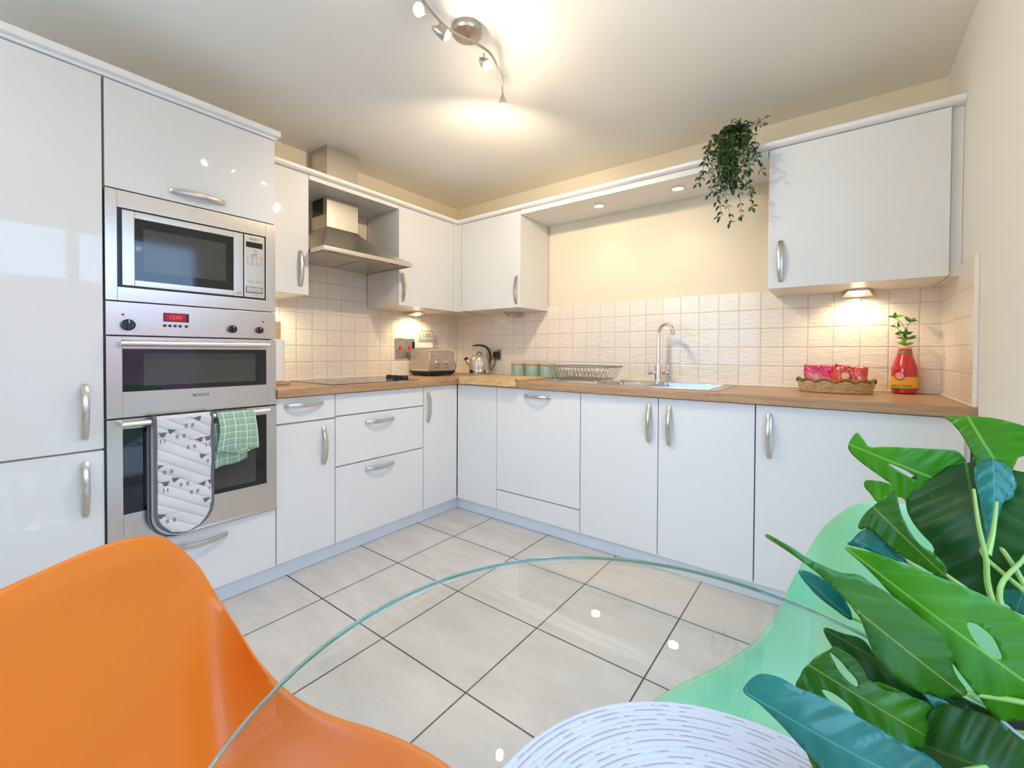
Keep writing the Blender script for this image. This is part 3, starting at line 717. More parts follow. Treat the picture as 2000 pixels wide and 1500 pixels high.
# ------------------------------------------------------------------ sockets and timer on the left wall
sf = mat('brushed_switch_plate', (.62, .58, .50), .3, metal=1)
def plate_a(name, y0, y1, z0, z1, label, cat, group=None):
    r = root(name, (TH, (y0+y1)/2, (z0+z1)/2), label, cat, group); b = B(); box(b, TH+.0003, TH+.007, y0, y1, z0, z1, .0015); part('plate', b, sf, r); return r
r = plate_a('cooker_switch', -.667, -.580, 1.040, 1.195, 'steel cooker switch plate with red rocker, left of its twin', 'switch')
b = B(); box(b, TH+.007, TH+.012, -.634, -.613, 1.107, 1.137, .002); part('rocker', b, 'red', r)
b = B(); box(b, TH+.007, TH+.0085, -.660, -.587, 1.045, 1.100, .001); part('lower_plate', b, 'nickel', r)
for yy in (-.655, -.592): b = B(); cyl(b, (TH+.007, yy, 1.108), .003, .001, 10, 0, X); part('screw', b, 'dark', r)
b = B(); cyl(b, (TH+.007, -.6235, 1.187), .003, .001, 10, 0, X); part('screw', b, 'dark', r)
r = plate_a('cooker_switch', -.574, -.486, 1.045, 1.192, 'steel cooker switch plate with red rocker, behind the toaster corner', 'switch')
b = B(); box(b, TH+.007, TH+.012, -.545, -.524, 1.108, 1.138, .002); part('rocker', b, 'red', r)
b = B(); box(b, TH+.007, TH+.016, -.508, -.488, 1.107, 1.172, .003); part('plug', b, 'dark', r)
b = B(); box(b, TH+.007, TH+.0085, -.567, -.51, 1.150, 1.186, .001); part('upper_plate', b, 'nickel', r)
r = root('heating_timer', (TH, -.39, 1.19), 'white wall timer with a grey surround and digital screen above the toaster', 'timer')
b = B(); box(b, TH+.0003, TH+.030, -.464, -.312, 1.120, 1.262, .006); part('case', b, 'white', r)
b = B(); box(b, TH+.030, TH+.034, -.466, -.310, 1.176, 1.262, .005); fc = part('surround', b, 'rim', r)
b = B(); box(b, TH+.034, TH+.0348, -.438, -.330, 1.194, 1.248, .0003); part('screen', b, 'lcd', fc)
part('screen_digits', place(text_bm('1205', .046), (TH+.0352, -.384, 1.221), Y, Z), 'ink', fc)
b = B(); box(b, TH+.005, TH+.026, -.445, -.33, 1.112, 1.120, .001); part('lower_flap', b, 'rim', r)
r = root('wall_socket', (TH, -.06, 1.06), 'white wall socket in the tile corner behind the toaster', 'socket')
b = B(); box(b, TH+.0003, TH+.008, -.105, -.020, 1.015, 1.110, .002); part('plate', b, 'white', r)
for zz in (1.040, 1.052, 1.085): b = B(); box(b, TH+.008, TH+.0095, -.07, -.055, zz-.003, zz+.003, .0005); part('slot', b, 'rim', r)
# back wall socket with plug
r = root('wall_socket', (.435, -TH, 1.075), 'steel double wall socket behind the kettle with a black plug in it', 'socket')
b = B(); box(b, .352, .512, -TH-.008, -TH-.0003, 1.033, 1.118, .002); part('plate', b, sf, r)
b = B(); box(b, .368, .398, -TH-.0095, -TH-.008, 1.092, 1.108, .001); part('switch', b, 'white', r)
b = B(); box(b, .452, .500, -TH-.040, -TH-.0085, 1.047, 1.098, .008); pl = single('plug', b, 'dark', 'black mains plug in the socket behind the kettle', 'plug', (.476, -.03, 1.07))
b = B(); tube(b, cubic([(.476, -.042, 1.050), (.480, -.050, 1.02), (.478, -.060, .985), (.472, -.078, .965), (.470, -.094, .945)], 20), .0035, 8); single('power_cord', b, 'cord', 'black cord from the plug down to the kettle', 'cord', (.476, -.04, 1.0))

# ------------------------------------------------------------------ toaster
taupe = mat('champagne_enamel', (.60, .51, .39), .25, metal=.45, coat=.6)
r = root('toaster', (.16, -.43, .91), 'champagne four-slice toaster with black base and chrome trim', 'toaster')
tx0, tx1, ty0, ty1 = .05, .27, -.56, -.30
def tbox(bm, x0, x1, y0, y1, z0, z1, rad, mi=0):
    """body rounded along its upper edges"""
    n = 8; prof = [(x0, z0)]
    prof += [(x0+rad-rad*cos(a), z1-rad+rad*sin(a)) for a in [i/n*pi/2 for i in range(n+1)]]
    prof += [(x1-rad+rad*sin(a), z1-rad+rad*cos(a)) for a in [i/n*pi/2 for i in range(n+1)]]+[(x1, z0)]
    A = [bm.verts.new((x, y0, z)) for x, z in prof]; C_ = [bm.verts.new((x, y1, z)) for x, z in prof]; k = len(prof)
    fs = [bm.faces.new((A[j], A[(j+1) % k], C_[(j+1) % k], C_[j])) for j in range(k)]+[bm.faces.new(A), bm.faces.new(C_[::-1])]; setmi(fs, mi)
b = B(); tbox(b, tx0+.012, tx1-.006, ty0+.006, ty1-.006, .948, 1.112, .035); part('body', b, taupe, r)
b = B(); tbox(b, tx0+.004, tx1-.002, ty0, ty0+.006, .948, 1.116, .038); part('side_trim', b, taupe, r); b = B(); tbox(b, tx0+.004, tx1-.002, ty1-.006, ty1, .948, 1.116, .038); part('side_trim', b, taupe, r)
b = B(); box(b, tx0, tx1+.004, ty0-.004, ty1+.004, .928, .9478, .004); box(b, tx0+.01, tx1-.006, ty0+.008, ty1-.008, .917, .928, .003); part('base', b, 'dark', r)
for (xx, yy) in ((tx0+.03, ty0+.03), (tx1-.03, ty0+.03), (tx0+.03, ty1-.03), (tx1-.03, ty1-.03)): b = B(); cyl(b, (xx, yy, .9105), .011, .008, 14); part('foot', b, 'dark', r)
b = B(); box(b, tx1-.0055, tx1-.0005, ty0+.0005, ty0+.013, .949, 1.088, .002); box(b, tx0+.02, tx1-.02, ty0-.0005, ty0+.0001, .950, .958); part('chrome_strip', b, 'chrome', r)
for yy in (-.49, -.37): b = B(); box(b, tx0+.045, tx1-.045, yy-.013, yy+.013, 1.1085, 1.1135, .002); part('slot', b, 'dark', r)
for yy in (-.478, -.385):
    b = B(); lathe(b, (tx1-.006, yy, 1.012), [(.021, 0), (.021, .005), (.016, .008), (.015, .016), (.012, .018)], 28, 0, X); k = part('dial', b, 'chrome', r)
    b = B(); cyl(b, (tx1+.0122, yy, 1.012), .009, .001, 20, 0, X); part('dial_cap', b, taupe, k)
    for q in (-.018, 0, .018): b = B(); cyl(b, (tx1-.006, yy+q, .975), .0055, .004, 12, 0, X, .001); part('button', b, 'nickel', r)
b = B(); box(b, tx1-.006, tx1+.020, ty0+.020, ty0+.046, 1.070, 1.079, .002); part('lever', b, 'chrome', r)
b = B(); tube(b, cubic([(.16, ty1+.003, .94), (.175, -.262, .925), (.19, -.225, .935), (.185, -.2, .985), (.16, -.215, 1.0), (.13, -.255, 1.0), (.11, -.285, .98)], 30), .0035, 8); single('power_cord', b, 'cord', 'black cord looping out behind the toaster', 'cord', (.17, -.25, .93))

# ------------------------------------------------------------------ kettle
kx, ky = .385, -.137
r = root('kettle', (kx, ky, .91), 'champagne kettle with a round dial and open black handle', 'kettle')
b = B(); lathe(b, (kx, ky, .9105), [(.080, 0), (.083, .003), (.083, .012), (.080, .014)], 40); part('base', b, taupe, r)
b = B(); lathe(b, (kx, ky, .9247), [(.078, 0), (.083, .003), (.083, .028), (.0825, .030)], 48); part('chrome_band', b, 'chrome', r)
b = B(); lathe(b, (kx, ky, .9548), [(.0822, 0), (.0820, .04), (.079, .075), (.070, .098), (.052, .111), (.02, .117), (0.001, .118)], 48); part('body', b, taupe, r)
b = B(); ln = Vector((.74, -.67, 0)); sd = Vector((.67, .74, 0))
tube(b, [Vector((kx, ky, 1.071))+sd*(.020*cos(a))+Vector((0, 0, .021*sin(a))) for a in [i/12*pi for i in range(13)]], .0038, 8); part('lid_handle', b, 'dark', r)
b = B(); c0 = Vector((kx, ky, 0))-sd*.0
lx = -sd
tube(b, [c0+lx*.070+Vector((0, 0, 1.0)), c0+lx*.092+Vector((0, 0, 1.018)), c0+lx*.108+Vector((0, 0, 1.042))], [.024, .018, .0125], 14); part('spout', b, taupe, r)
b = B(); tube(b, [c0+lx*.100+Vector((0, 0, 1.032)), c0+lx*.1105+Vector((0, 0, 1.0475))], [.0165, .0145], 14); part('spout_tip', b, 'dark', r)
b = B(); pts = cubic([c0+sd*.078+Vector((0, 0, .985)), c0+sd*.092+Vector((0, 0, 1.05)), c0+sd*.082+Vector((0, 0, 1.10)), c0+sd*.052+Vector((0, 0, 1.135)), c0+sd*.0+Vector((0, 0, 1.147)), c0-sd*.055+Vector((0, 0, 1.141))], 28)
rr = [.006+.0045*sin(pi*min(i/28*1.05, 1))**.6 if i > 6 else .007 for i in range(29)]; rr[-1] = .004
tube(b, pts, rr, 10); part('handle', b, 'dark', r)
b = B(); cyl(b, c0+ln*.0775+Vector((0, 0, 1.0)), .023, .008, 32, 0, ln, .002); k = part('dial', b, 'chrome', r)
b = B(); cyl(b, c0+ln*.0856+Vector((0, 0, 1.0)), .018, .0006, 28, 0, ln); part('dial_face', b, 'white', k)
b = B(); q = c0+ln*.0868+Vector((0, 0, 1.0)); tube(b, [q, q+Vector((0, 0, .013))+sd*.006], .0009, 4); part('needle', b, 'ink', k)

# ------------------------------------------------------------------ canisters
can_green = mat('sage_green_enamel', (.33, .45, .34), .22, coat=.5)
def build_canister(x, y, label):
    r = root('canister', (x, y, .91), label, 'canister', 'green canisters with wooden lids')
    b = B(); lathe(b, (x, y, .9105), [(.055, 0), (.060, .003), (.060, .086), (.058, .089)], 40); part('body', b, can_green, r)
    b = B(); lathe(b, (x, y, .9998), [(.061, 0), (.0625, .002), (.0625, .011), (.061, .013)], 40); part('lid', b, 'beech', r)
    return r
c1 = build_canister(.770, -.115, 'sage green canister with wooden lid, nearest the kettle')
def copy_tree(o, loc, label):
    c = o.copy(); COL.objects.link(c); c.location = loc; c['label'] = label
    for ch in list(o.children): k = ch.copy(); COL.objects.link(k); k.parent = c
    return c
copy_tree(c1, (.898, -.115, .91), 'sage green canister with wooden lid, in the middle of the three')
copy_tree(c1, (1.026, -.115, .91), 'sage green canister with wooden lid, half behind the dish rack')

# ------------------------------------------------------------------ chopping board hooked over the worktop edge
b = B(); box(b, .657, 1.13, -.638, -.30, .9105, .927, .002); box(b, .657, 1.13, -.6445, -.6235, .880, .927, .002)
for (xx, zz) in ((.80, .905), (.915, .90), (1.01, .903), (1.07, .91)): cyl(b, (xx, -.6448, zz), .0045, .0004, 10, 1, (0, -1, 0))
single('chopping_board', b, ['board', mat('pine_knot', (.38, .18, .06), .5)], 'pale pine chopping board hooked over the worktop edge at the corner', 'chopping board', (.89, -.45, .91))

# ------------------------------------------------------------------ sink, tap, dish rack
r = root('sink', (1.72, -.3, .91), 'stainless steel inset sink with drainer and two bowls', 'sink')
b = B(); bowls = [(1.865, 2.195, -.49, -.135, .15), (1.625, 1.785, -.47, -.22, .08)]
zt_ = .9135
xs_ = sorted({SX0, SX1, *[v for q in bowls for v in q[:2]]}); ys_ = sorted({SY0, SY1, *[v for q in bowls for v in q[2:4]]})
for i in range(len(xs_)-1):
    for j in range(len(ys_)-1):
        mx_, my_ = (xs_[i]+xs_[i+1])/2, (ys_[j]+ys_[j+1])/2
        if any(q[0] < mx_ < q[1] and q[2] < my_ < q[3] for q in bowls): continue
        quad(b, [(xs_[i], ys_[j], zt_), (xs_[i+1], ys_[j], zt_), (xs_[i+1], ys_[j+1], zt_), (xs_[i], ys_[j+1], zt_)])
bmesh.ops.remove_doubles(b, verts=b.verts, dist=1e-5)
n = 0
def wall_ring(p0, p1):
    for k in range(4): quad(b, [p0[k], p0[(k+1) % 4], p1[(k+1) % 4], p1[k]])
e0 = [(SX0, SY0, zt_), (SX1, SY0, zt_), (SX1, SY1, zt_), (SX0, SY1, zt_)]; e1 = [(SX0-.003, SY0-.003, .9108), (SX1+.003, SY0-.003, .9108), (SX1+.003, SY1+.003, .9108), (SX0-.003, SY1+.003, .9108)]
wall_ring(e0, e1); part('deck', b, 'sink_steel', r, normals=False)
for k, (a0, a1, c0, c1, dp) in enumerate(bowls):
    b = B(); T0 = [(a0, c0, zt_), (a1, c0, zt_), (a1, c1, zt_), (a0, c1, zt_)]; s_ = .018; B0 = [(a0+s_, c0+s_, zt_-dp), (a1-s_, c0+s_, zt_-dp), (a1-s_, c1-s_, zt_-dp), (a0+s_, c1-s_, zt_-dp)]
    wall_ring(T0, B0); quad(b, B0); bmesh.ops.remove_doubles(b, verts=b.verts, dist=1e-5)
    es = [e for e in b.edges if len(e.link_faces) == 2]; bmesh.ops.bevel(b, geom=es, offset=.02, segments=4, affect='EDGES')
    bo = part('bowl', b, 'sink_steel', r)
    b = B(); tube(b, [Vector(p)+Vector((0, 0, .001)) for p in T0], .0022, 8, closed=True); part('bowl_rim', b, 'chrome', r)
    b = B(); cyl(b, ((a0+a1)/2, (c0+c1)/2, zt_-dp+.0005), .035, .003, 24, 0, None, .001); part('waste', b, 'chrome', bo)
b = B()
for k in range(9): tube(b, [(1.235, -.46+k*.042, .9150), (1.58, -.46+k*.042, .9140)], .003, 6)
part('drainer_ridges', b, 'sink_steel', r)
# tap
tx, ty = 1.822, -.115
r = root('tap', (tx, ty, .9135), 'chrome swan-neck mixer tap with two lever handles', 'tap')
b = B(); lathe(b, (tx, ty, .914), [(.030, 0), (.030, .005), (.024, .010), (.022, .02), (.022, .105), (.019, .112), (.014, .116)], 32); part('body', b, 'chrome', r)
b = B(); dv = Vector((.86, -.51, 0)); c_ = Vector((tx, ty, 0)); R_ = .060
pts = [c_+Vector((0, 0, 1.02)), c_+Vector((0, 0, 1.10)), c_+Vector((0, 0, 1.19))]+[c_+dv*(R_-R_*cos(a))+Vector((0, 0, 1.205+R_*sin(a))) for a in [i/14*pi*.92 for i in range(15)]]
tube(b, pts, .0115, 16); part('spout', b, 'chrome', r)
e_ = pts[-1]; dd = (pts[-1]-pts[-2]).normalized(); b = B(); tube(b, [e_, e_+dd*.022], [.0135, .0135], 16); part('aerator', b, 'chrome', r)
for sgn in (-1, 1):
    b = B(); side = Vector((.80, .60, 0))*sgn; z_ = Vector((0, 0, .972))
    tube(b, [c_+side*.018+z_, c_+side*.034+z_, c_+side*.046+z_, c_+side*.056+z_, c_+side*.066+z_], [.013, .010, .008, .0125, .0105], 14)
    tube(b, [c_+side*.058+z_+Vector((0, 0, .005)), c_+side*.060+z_+Vector((0, 0, .05))], [.0028, .0022], 8)
    part('handle', b, 'chrome', r)
# dish rack
r = root('dish_rack', (1.40, -.29, .915), 'grey wire dish rack standing on the sink drainer', 'dish rack')
wire = mat('grey_coated_wire', (.30, .28, .26), .35, metal=.5)
qx0, qx1, qy0, qy1 = 1.205, 1.605, -.445, -.125; zr, zq = 1.005, .928
def rr_(x0, x1, y0, y1, z, rad=.03):
    out = []
    for (cx_, cy_, a0) in ((x1-rad, y1-rad, 0), (x0+rad, y1-rad, 90), (x0+rad, y0+rad, 180), (x1-rad, y0+rad, 270)):
        out += [(cx_+rad*cos(radians(a0+k*22.5)), cy_+rad*sin(radians(a0+k*22.5)), z) for k in range(5)]
    return out
b = B(); tube(b, rr_(qx0, qx1, qy0, qy1, zr), .0042, 8, closed=True); part('rim', b, wire, r)
b = B(); tube(b, rr_(qx0+.045, qx1-.045, qy0+.045, qy1-.045, zq), .003, 8, closed=True); part('base_frame', b, wire, r)
b = B(); n = 14
for k in range(n):
    x = qx0+.05+k*(qx1-qx0-.1)/(n-1)
    tube(b, cubic([(x, qy0+.001, zr), (x, qy0+.02, .96), (x, qy0+.05, zq), (x, (qy0+qy1)/2, zq), (x, qy1-.05, zq), (x, qy1-.02, .96), (x, qy1-.001, zr)], 18), .0016, 6)
for k in range(7):
    y = qy0+.05+k*(qy1-qy0-.1)/6
    tube(b, cubic([(qx0+.001, y, zr), (qx0+.02, y, .96), (qx0+.05, y, zq), (1.40, y, zq), (qx1-.05, y, zq), (qx1-.02, y, .96), (qx1-.001, y, zr)], 18), .0016, 6)
part('wires', b, wire, r)
b = B()
for k in range(11):
    x = qx0+.065+k*.028
    for y in (-.38, -.30): tube(b, [(x, y-.03, zq)]+[(x, y-.03*cos(a), zq+.05*sin(a)) for a in [i/8*pi for i in range(1, 8)]]+[(x, y+.03, zq)], .0016, 6)
part('plate_hoops', b, wire, r)
for (x, y) in ((qx0+.06, qy0+.05), (qx1-.06, qy0+.05), (qx0+.06, qy1-.05), (qx1-.06, qy1-.05)): b = B(); cyl(b, (x, y, .9145), .006, .012, 10); part('foot', b, 'white', r)

# ------------------------------------------------------------------ basket with snack packets
wick = mat('woven_seagrass', (.45, .30, .12), .8); h = N(wick); p_, _ = h.pos(); h.l(h.ramp(h.noise(p_, 60, 3, .6, (1, 1, 5)), [(.35, (.34, .21, .08)), (.6, (.74, .53, .26))]), h.b.inputs['Base Color']); h.bump(h.noise(p_, 90, 2), .5, .002)
wick2 = mat('green_brown_braid', (.20, .18, .06), .8)
r = root('basket', (2.685, -.20, .91), 'low oval woven basket with a scalloped rim holding snack packets', 'basket')
bx, by, ra, rb_ = 2.685, -.195, .142, .085
b = B(); seg = 72
def ov(t, e): return (bx+(ra+e)*cos(t), by+(rb_+e)*sin(t))
for k in range(9):
    tube(b, [(*ov(2*pi*i/seg, .0012*sin(i*pi/2+k*pi)+k*.0012-.006), .9145+k*.0052) for i in range(seg)], .0032, 6, closed=True)
part('side', b, wick, r)
b = B(); lathe(b, (0, 0, 0), [(1, 0), (1, 1)], 48)
for v in b.verts: v.co = Vector((bx+v.co.x*(ra-.01), by+v.co.y*(rb_-.01), .9108+v.co.z*.004))
part('bottom', b, wick, r)
b = B(); sc = 12
for k in range(3): tube(b, [(*ov(2*pi*i/144, .006+.003*sin(i*.9+k*2)), .9585+.014*abs(sin(sc*pi*i/144))+.003*sin(i*.9+k*2.1)) for i in range(144)], .0036, 6, closed=True)
part('rim', b, wick2, r)
def packet(name, c, w, hgt, tilt, yaw, cols, label, seed, roll=0):
    rnd = random.Random(seed); bm = B(); n, m_ = 22, 16
    yw = Vector((cos(yaw), sin(yaw), 0)); nrm = Vector((sin(yaw), -cos(yaw), 0)); upv = (Vector((0, 0, 1))*cos(tilt)-nrm*sin(tilt)); nr2 = (nrm*cos(tilt)+Vector((0, 0, 1))*sin(tilt)); yw, upv = yw*cos(roll)+upv*sin(roll), upv*cos(roll)-yw*sin(roll)
    ph = [rnd.random()*6 for _ in range(4)]
    def side(sg):
        def f(a, q):
            x, y = a*2-1, q*2-1; env = max(0, (1-x**4))*max(0, (1-y**6)); d_ = .020*env**.6
            wr = .0018*sin(x*14+ph[0]+y*5)*env+.0016*sin(y*17+ph[1]+x*7)*env
            return Vector(c)+yw*(x*w/2*(1-.05*y*y))+upv*(y*hgt/2+.002*sin(x*20)*abs(y)**8)+nr2*sg*(d_+wr)
        return f
    grid(bm, n, m_, side(1), uv=lambda a, q: (a, q)); grid(bm, n, m_, side(-1), uv=lambda a, q: (a, q))
    bmesh.ops.remove_doubles(bm, verts=bm.verts, dist=1e-5)
    m1 = mat(name+'_foil', cols[0], .22, coat=.8); h = N(m1); uv = h.n('ShaderNodeUVMap'); s_ = h.n('ShaderNodeSeparateXYZ'); h.l(uv.outputs[0], s_.inputs[0])
    nz = h.noise(uv.outputs[0], 3.2, 3, .6); vv = h.math('ADD', h.math('MULTIPLY', nz, .7), h.math('MULTIPLY', s_.outputs[1], .3))
    h.l(h.ramp(vv, [(.36, cols[1]), (.46, cols[2]), (.56, cols[0]), (.68, cols[3])]), h.b.inputs['Base Color'])
    return single(name, bm, m1, label, 'snack packet', c, angle=60)
pk = packet('snack_packet', (2.628, -.160, .984), .134, .112, .22, .18, ((.62, .02, .14), (.72, .42, .42), (.75, .14, .10), (.45, .01, .10)), 'magenta foil snack packet in the basket, on the left', 3, .03)
pk2 = packet('snack_packet', (2.738, -.208, .983), .132, .112, .12, -.22, ((.72, .05, .02), (.80, .45, .06), (.72, .08, .03), (.30, .01, .02)), 'orange-red foil snack packet in the basket, on the right', 5, -.10)
# mini pictures/printing on packets
b = B()
lathe(b, (2.723, -.2330, .992), [(.022, 0), (.022, .0008)], 20, 0, (-.22, -.97, .12)); lathe(b, (2.723, -.2340, .991), [(.015, 0), (.015, .0006)], 20, 1, (-.22, -.97, .12))
k = part('printed_badge', b, [mat('print_red', (.55, .02, .02), .3), mat('print_orange', (.85, .4, .08), .3)], pk2)

# ------------------------------------------------------------------ red bottle vase
px, py = 2.942, -.066
r = root('bottle_vase', (px, py, .91), 'red glass bottle with a yellow label, used as a vase by the right wall', 'bottle')
redg = mat('glossy_red_bottle', (.50, .004, .010), .14, coat=.8)
prof = [(.036, 0), (.044, .004), (.047, .010), (.047, .080), (.0475, .105), (.046, .118), (.040, .140), (.032, .165), (.0265, .185), (.0255, .196), (.0245, .205)]
b = B(); lathe(b, (px, py, .9105), prof, 48); part('glass_body', b, redg, r)
b = B(); lathe(b, (px, py, .9105), [(.0248, .205), (.026, .208), (.026, .216), (.024, .219), (.020, .219)], 36); part('lip', b, mat('pink_lip', (.85, .35, .33), .3), r)
b = B(); lathe(b, (px, py, .9105), [(.0273, .184), (.0264, .192), (.0262, .197)], 36, cap=False); part('neck_label', b, mat('olive_neck_band', (.22, .20, .05), .4), r, angle=60)
yl = mat('yellow_label', (.80, .42, .03), .45)
b = B(); lathe(b, (px, py, .9105), [(.0477, .024), (.0477, .078)], 48, cap=False); lb = part('label', b, yl, r, angle=60)
b = B(); lathe(b, (px, py, .9105), [(.0479, .020), (.0479, .027)], 48, cap=False); part('label_band', b, mat('olive_band', (.13, .10, .02), .4), r, angle=60)
view = Vector((CAM.x-px, CAM.y-py, 0)).normalized(); a0 = math.atan2(view.y, view.x)
def wrap(bm, a_c, z, R_):
    for v in bm.verts:
        a = a_c+v.co.x/R_; rad = R_+v.co.z; v.co = Vector((px+rad*cos(a), py+rad*sin(a), z+v.co.y))
    return bm
tb = text_bm('CHOCOLAT', .0150, .0003); bmesh.ops.subdivide_edges(tb, edges=[e for e in tb.edges if e.calc_length() > .003], cuts=1)
part('label_text', wrap(tb, a0-.28, .9105+.036, .0480), 'ink', lb)
tb = text_bm('SPECIAL SAUCE' if False else '- - - - - -', .006, .0003); part('label_small_print', wrap(tb, a0-.28, .9105+.049, .0480), 'ink', lb)
b = B(); a1 = a0-.35; cc = Vector((px+.0478*cos(a1), py+.0478*sin(a1), .9105+.082)); nn = Vector((cos(a1), sin(a1), 0))
lathe(b, cc, [(.019, 0), (.019, .0012)], 28, 0, nn); lathe(b, cc+nn*.0012, [(.016, 0), (.013, .0014), (.012, .0004)], 28, 1, nn); part('crest', b, [mat('dark_red_crest', (.35, .02, .02), .35), mat('pink_ring', (.80, .35, .30), .3)], lb)
# sprig
def small_leaf(bm, base, d, n_, L, w, mi=0, fold=.25):
    d = Vector(d).normalized(); n_ = Vector(n_); s = d.cross(n_)
    if s.length < 1e-4: s = d.orthogonal()
    s.normalize(); n_ = s.cross(d); base = Vector(base)
    P = [base, base+d*L*.35+s*w*.5+n_*w*fold, base+d*L*.35, base+d*L*.35-s*w*.5+n_*w*fold, base+d*L*.72+s*w*.36+n_*w*fold*.6-n_*L*.05, base+d*L*.72-n_*L*.05, base+d*L*.72-s*w*.36+n_*w*fold*.6-n_*L*.05, base+d*L-n_*L*.14]
    v = [bm.verts.new(p) for p in P]
    for q in ((0, 1, 2), (0, 2, 3), (1, 4, 5, 2), (2, 5, 6, 3), (4, 7, 5), (5, 7, 6)): f = bm.faces.new([v[i] for i in q]); f.material_index = mi
r = root('leafy_sprig', (px, py, 1.12), 'green leafy sprig standing in the red bottle', 'plant sprig')
bs = Vector((px, py, 1.10)); sd2 = Vector((.80, .60, 0))
def P2(a, z, o=0): return Vector((px, py, 1.13))+sd2*a+Vector((0, 0, z))+view*o
br = [[P2(0, -.03), P2(.002, .03), P2(.0, .075), P2(-.026, .115), P2(-.050, .126)], [P2(0, .07), P2(.012, .095), P2(.022, .108)], [P2(0, .045), P2(-.02, .068), P2(-.038, .082)], [P2(0, .04), P2(-.02, .048), P2(-.036, .05)], [P2(0, .02), P2(.012, .03), P2(.022, .03)]]
b = B()
for q in br: tube(b, cubic(q, 12), .0012, 6)
part('stem', b, 'ivy_stem', r)
b = B(); rnd = random.Random(4)
for tip, n_, c_ in ((br[0][-1], 7, 0), (br[1][-1], 5, 1), (br[2][-1], 4, 0), (br[3][-1], 5, 1), (br[4][-1], 3, 1), (P2(0, .028), 6, 0), (P2(0, .0), 5, 0), (P2(.004, .05), 4, 1)):
    for k in range(n_):
        a = rnd.uniform(-.3, pi+.3) if n_ > 3 else rnd.uniform(-.2, 1.2); sg = -1 if c_ == 0 and rnd.random() < .7 else 1
        d_ = sd2*cos(a)*1.0+Vector((0, 0, .35+.5*sin(a)*rnd.uniform(-.4, 1)))+view*rnd.uniform(-.4, .6)
        small_leaf(b, tip, d_, Vector((rnd.uniform(-.3, .3), -.6, .7)), rnd.uniform(.028, .038), .017, c_)
part('leaves', b, ['sprig', 'sprig_dark'], r, normals=False)

# ------------------------------------------------------------------ under-cabinet and bridging-shelf lights
def under_light(c, out, lit, label):
    """triangular wedge light fixed under a wall cabinet; out = direction into the room"""
    r = root('cabinet_light', c, label, 'light', 'wedge lights under the wall cabinets' if False else None); o_ = Vector(out); s = Vector((0, 0, 1)).cross(o_); c = Vector(c)
    bm = B(); w = .062
    A = [c-s*w-o_*.055, c+s*w-o_*.055, c+s*w*.62+o_*.045, c-s*w*.62+o_*.045]
    top = [bm.verts.new(p+Vector((0, 0, -.0005))) for p in A]; dn = [bm.verts.new(p+Vector((0, 0, -.030 if i < 2 else -.010))) for i, p in enumerate(A)]
    bm.faces.new(top); bm.faces.new(dn[::-1])
    for j in range(4): bm.faces.new((top[j], dn[j], dn[(j+1) % 4], top[(j+1) % 4]))
    hs = part('housing', bm, 'nickel' if lit else 'rim', r)
    bm = B(); nn = Vector((0, 0, -1))+o_*.2; nn.normalize(); cyl(bm, c+Vector((0, 0, -.0225))-o_*.005, .027, .002, 24, 0, nn); part('lens', bm, 'lamp_disc' if lit else 'white', r); return r
under_light((2.768, -.09, U0), (0, -1, 0), True, 'lit wedge light under the wall cabinet above the basket')
under_light((.10, -.53, U0), (1, 0, 0), True, 'lit wedge light under the wall cabinet above the toaster')
under_light((.10, -1.655, U0), (1, 0, 0), True, 'lit wedge light under the narrow wall cabinet above the kitchen roll')
under_light((.672, -.085, U0), (0, -1, 0), False, 'unlit grey wedge light under the wall cabinet above the kettle')
for x_, lab in ((1.464, 'round recessed downlight in the bridging shelf, left one'), (1.955, 'round recessed downlight in the bridging shelf, nearer the hanging plant')):
    r = root('downlight', (x_, -.21, 2.028), lab, 'downlight', 'recessed downlights over the sink')
    b = B(); n = 36; tube(b, [(x_+.032*cos(2*pi*i/n), -.21+.032*sin(2*pi*i/n), 2.0262) for i in range(n)], .004, 8, closed=True); part('ring', b, 'chrome', r)
    b = B(); cyl(b, (x_, -.21, 2.0255), .027, .002, 28); part('lens', b, 'lamp_disc', r)

# ------------------------------------------------------------------ ceiling spot bar
r = root('ceiling_spotlight_bar', (1.53, -1.495, CEIL), 'satin nickel S-curved ceiling light with four small lit spots', 'ceiling light')
b = B(); lathe(b, (1.53, -1.495, CEIL-.0005), [(.058, 0), (.060, -.006), (.060, -.020), (.054, -.027), (.01, -.030), (.0001, -.030)], 48); part('ceiling_plate', b, 'nickel', r)
zl = 2.27
path = cubic([(1.463, -1.188, zl), (1.523, -1.278, zl), (1.577, -1.40, zl), (1.573, -1.487, zl), (1.548, -1.56, zl), (1.541, -1.628, zl), (1.562, -1.733, zl), (1.60, -1.80, zl), (1.655, -1.86, zl)], 64)
b = B(); tube(b, path, .0048, 10); part('bar', b, 'nickel', r)
b = B(); tube(b, [(1.53, -1.495, CEIL-.028), (1.56, -1.505, zl)], .006, 10); part('stem', b, 'nickel', r)
def head(mount, direction, bulb=True):
    m_ = Vector(mount); d_ = Vector(direction).normalized(); j = m_+Vector((0, 0, -.035))
    b = B(); tube(b, [m_, j], .0035, 8); hp = part('spot_head', b, 'nickel', r)
    c = j-d_*.030
    b = B(); lathe(b, c, [(.002, -.002), (.008, .006), (.015, .020), (.0195, .036), (.0205, .052), (.0195, .054), (.0175, .048)], 24, 0, d_); part('lamp_shade', b, 'nickel', hp)
    b = B(); lathe(b, c+d_*.040, [(.0150, 0), (.0165, .008), (.0165, .014), (.013, .022), (.007, .027), (.001, .028)], 20, 0, d_); part('bulb', b, 'bulb', hp)
    q_ = c+d_*.074; spot('ceiling_spot_beam', q_, q_+Vector((d_.x, d_.y, min(d_.z, -.75))), 7, WARM2, 150, .55, .018)
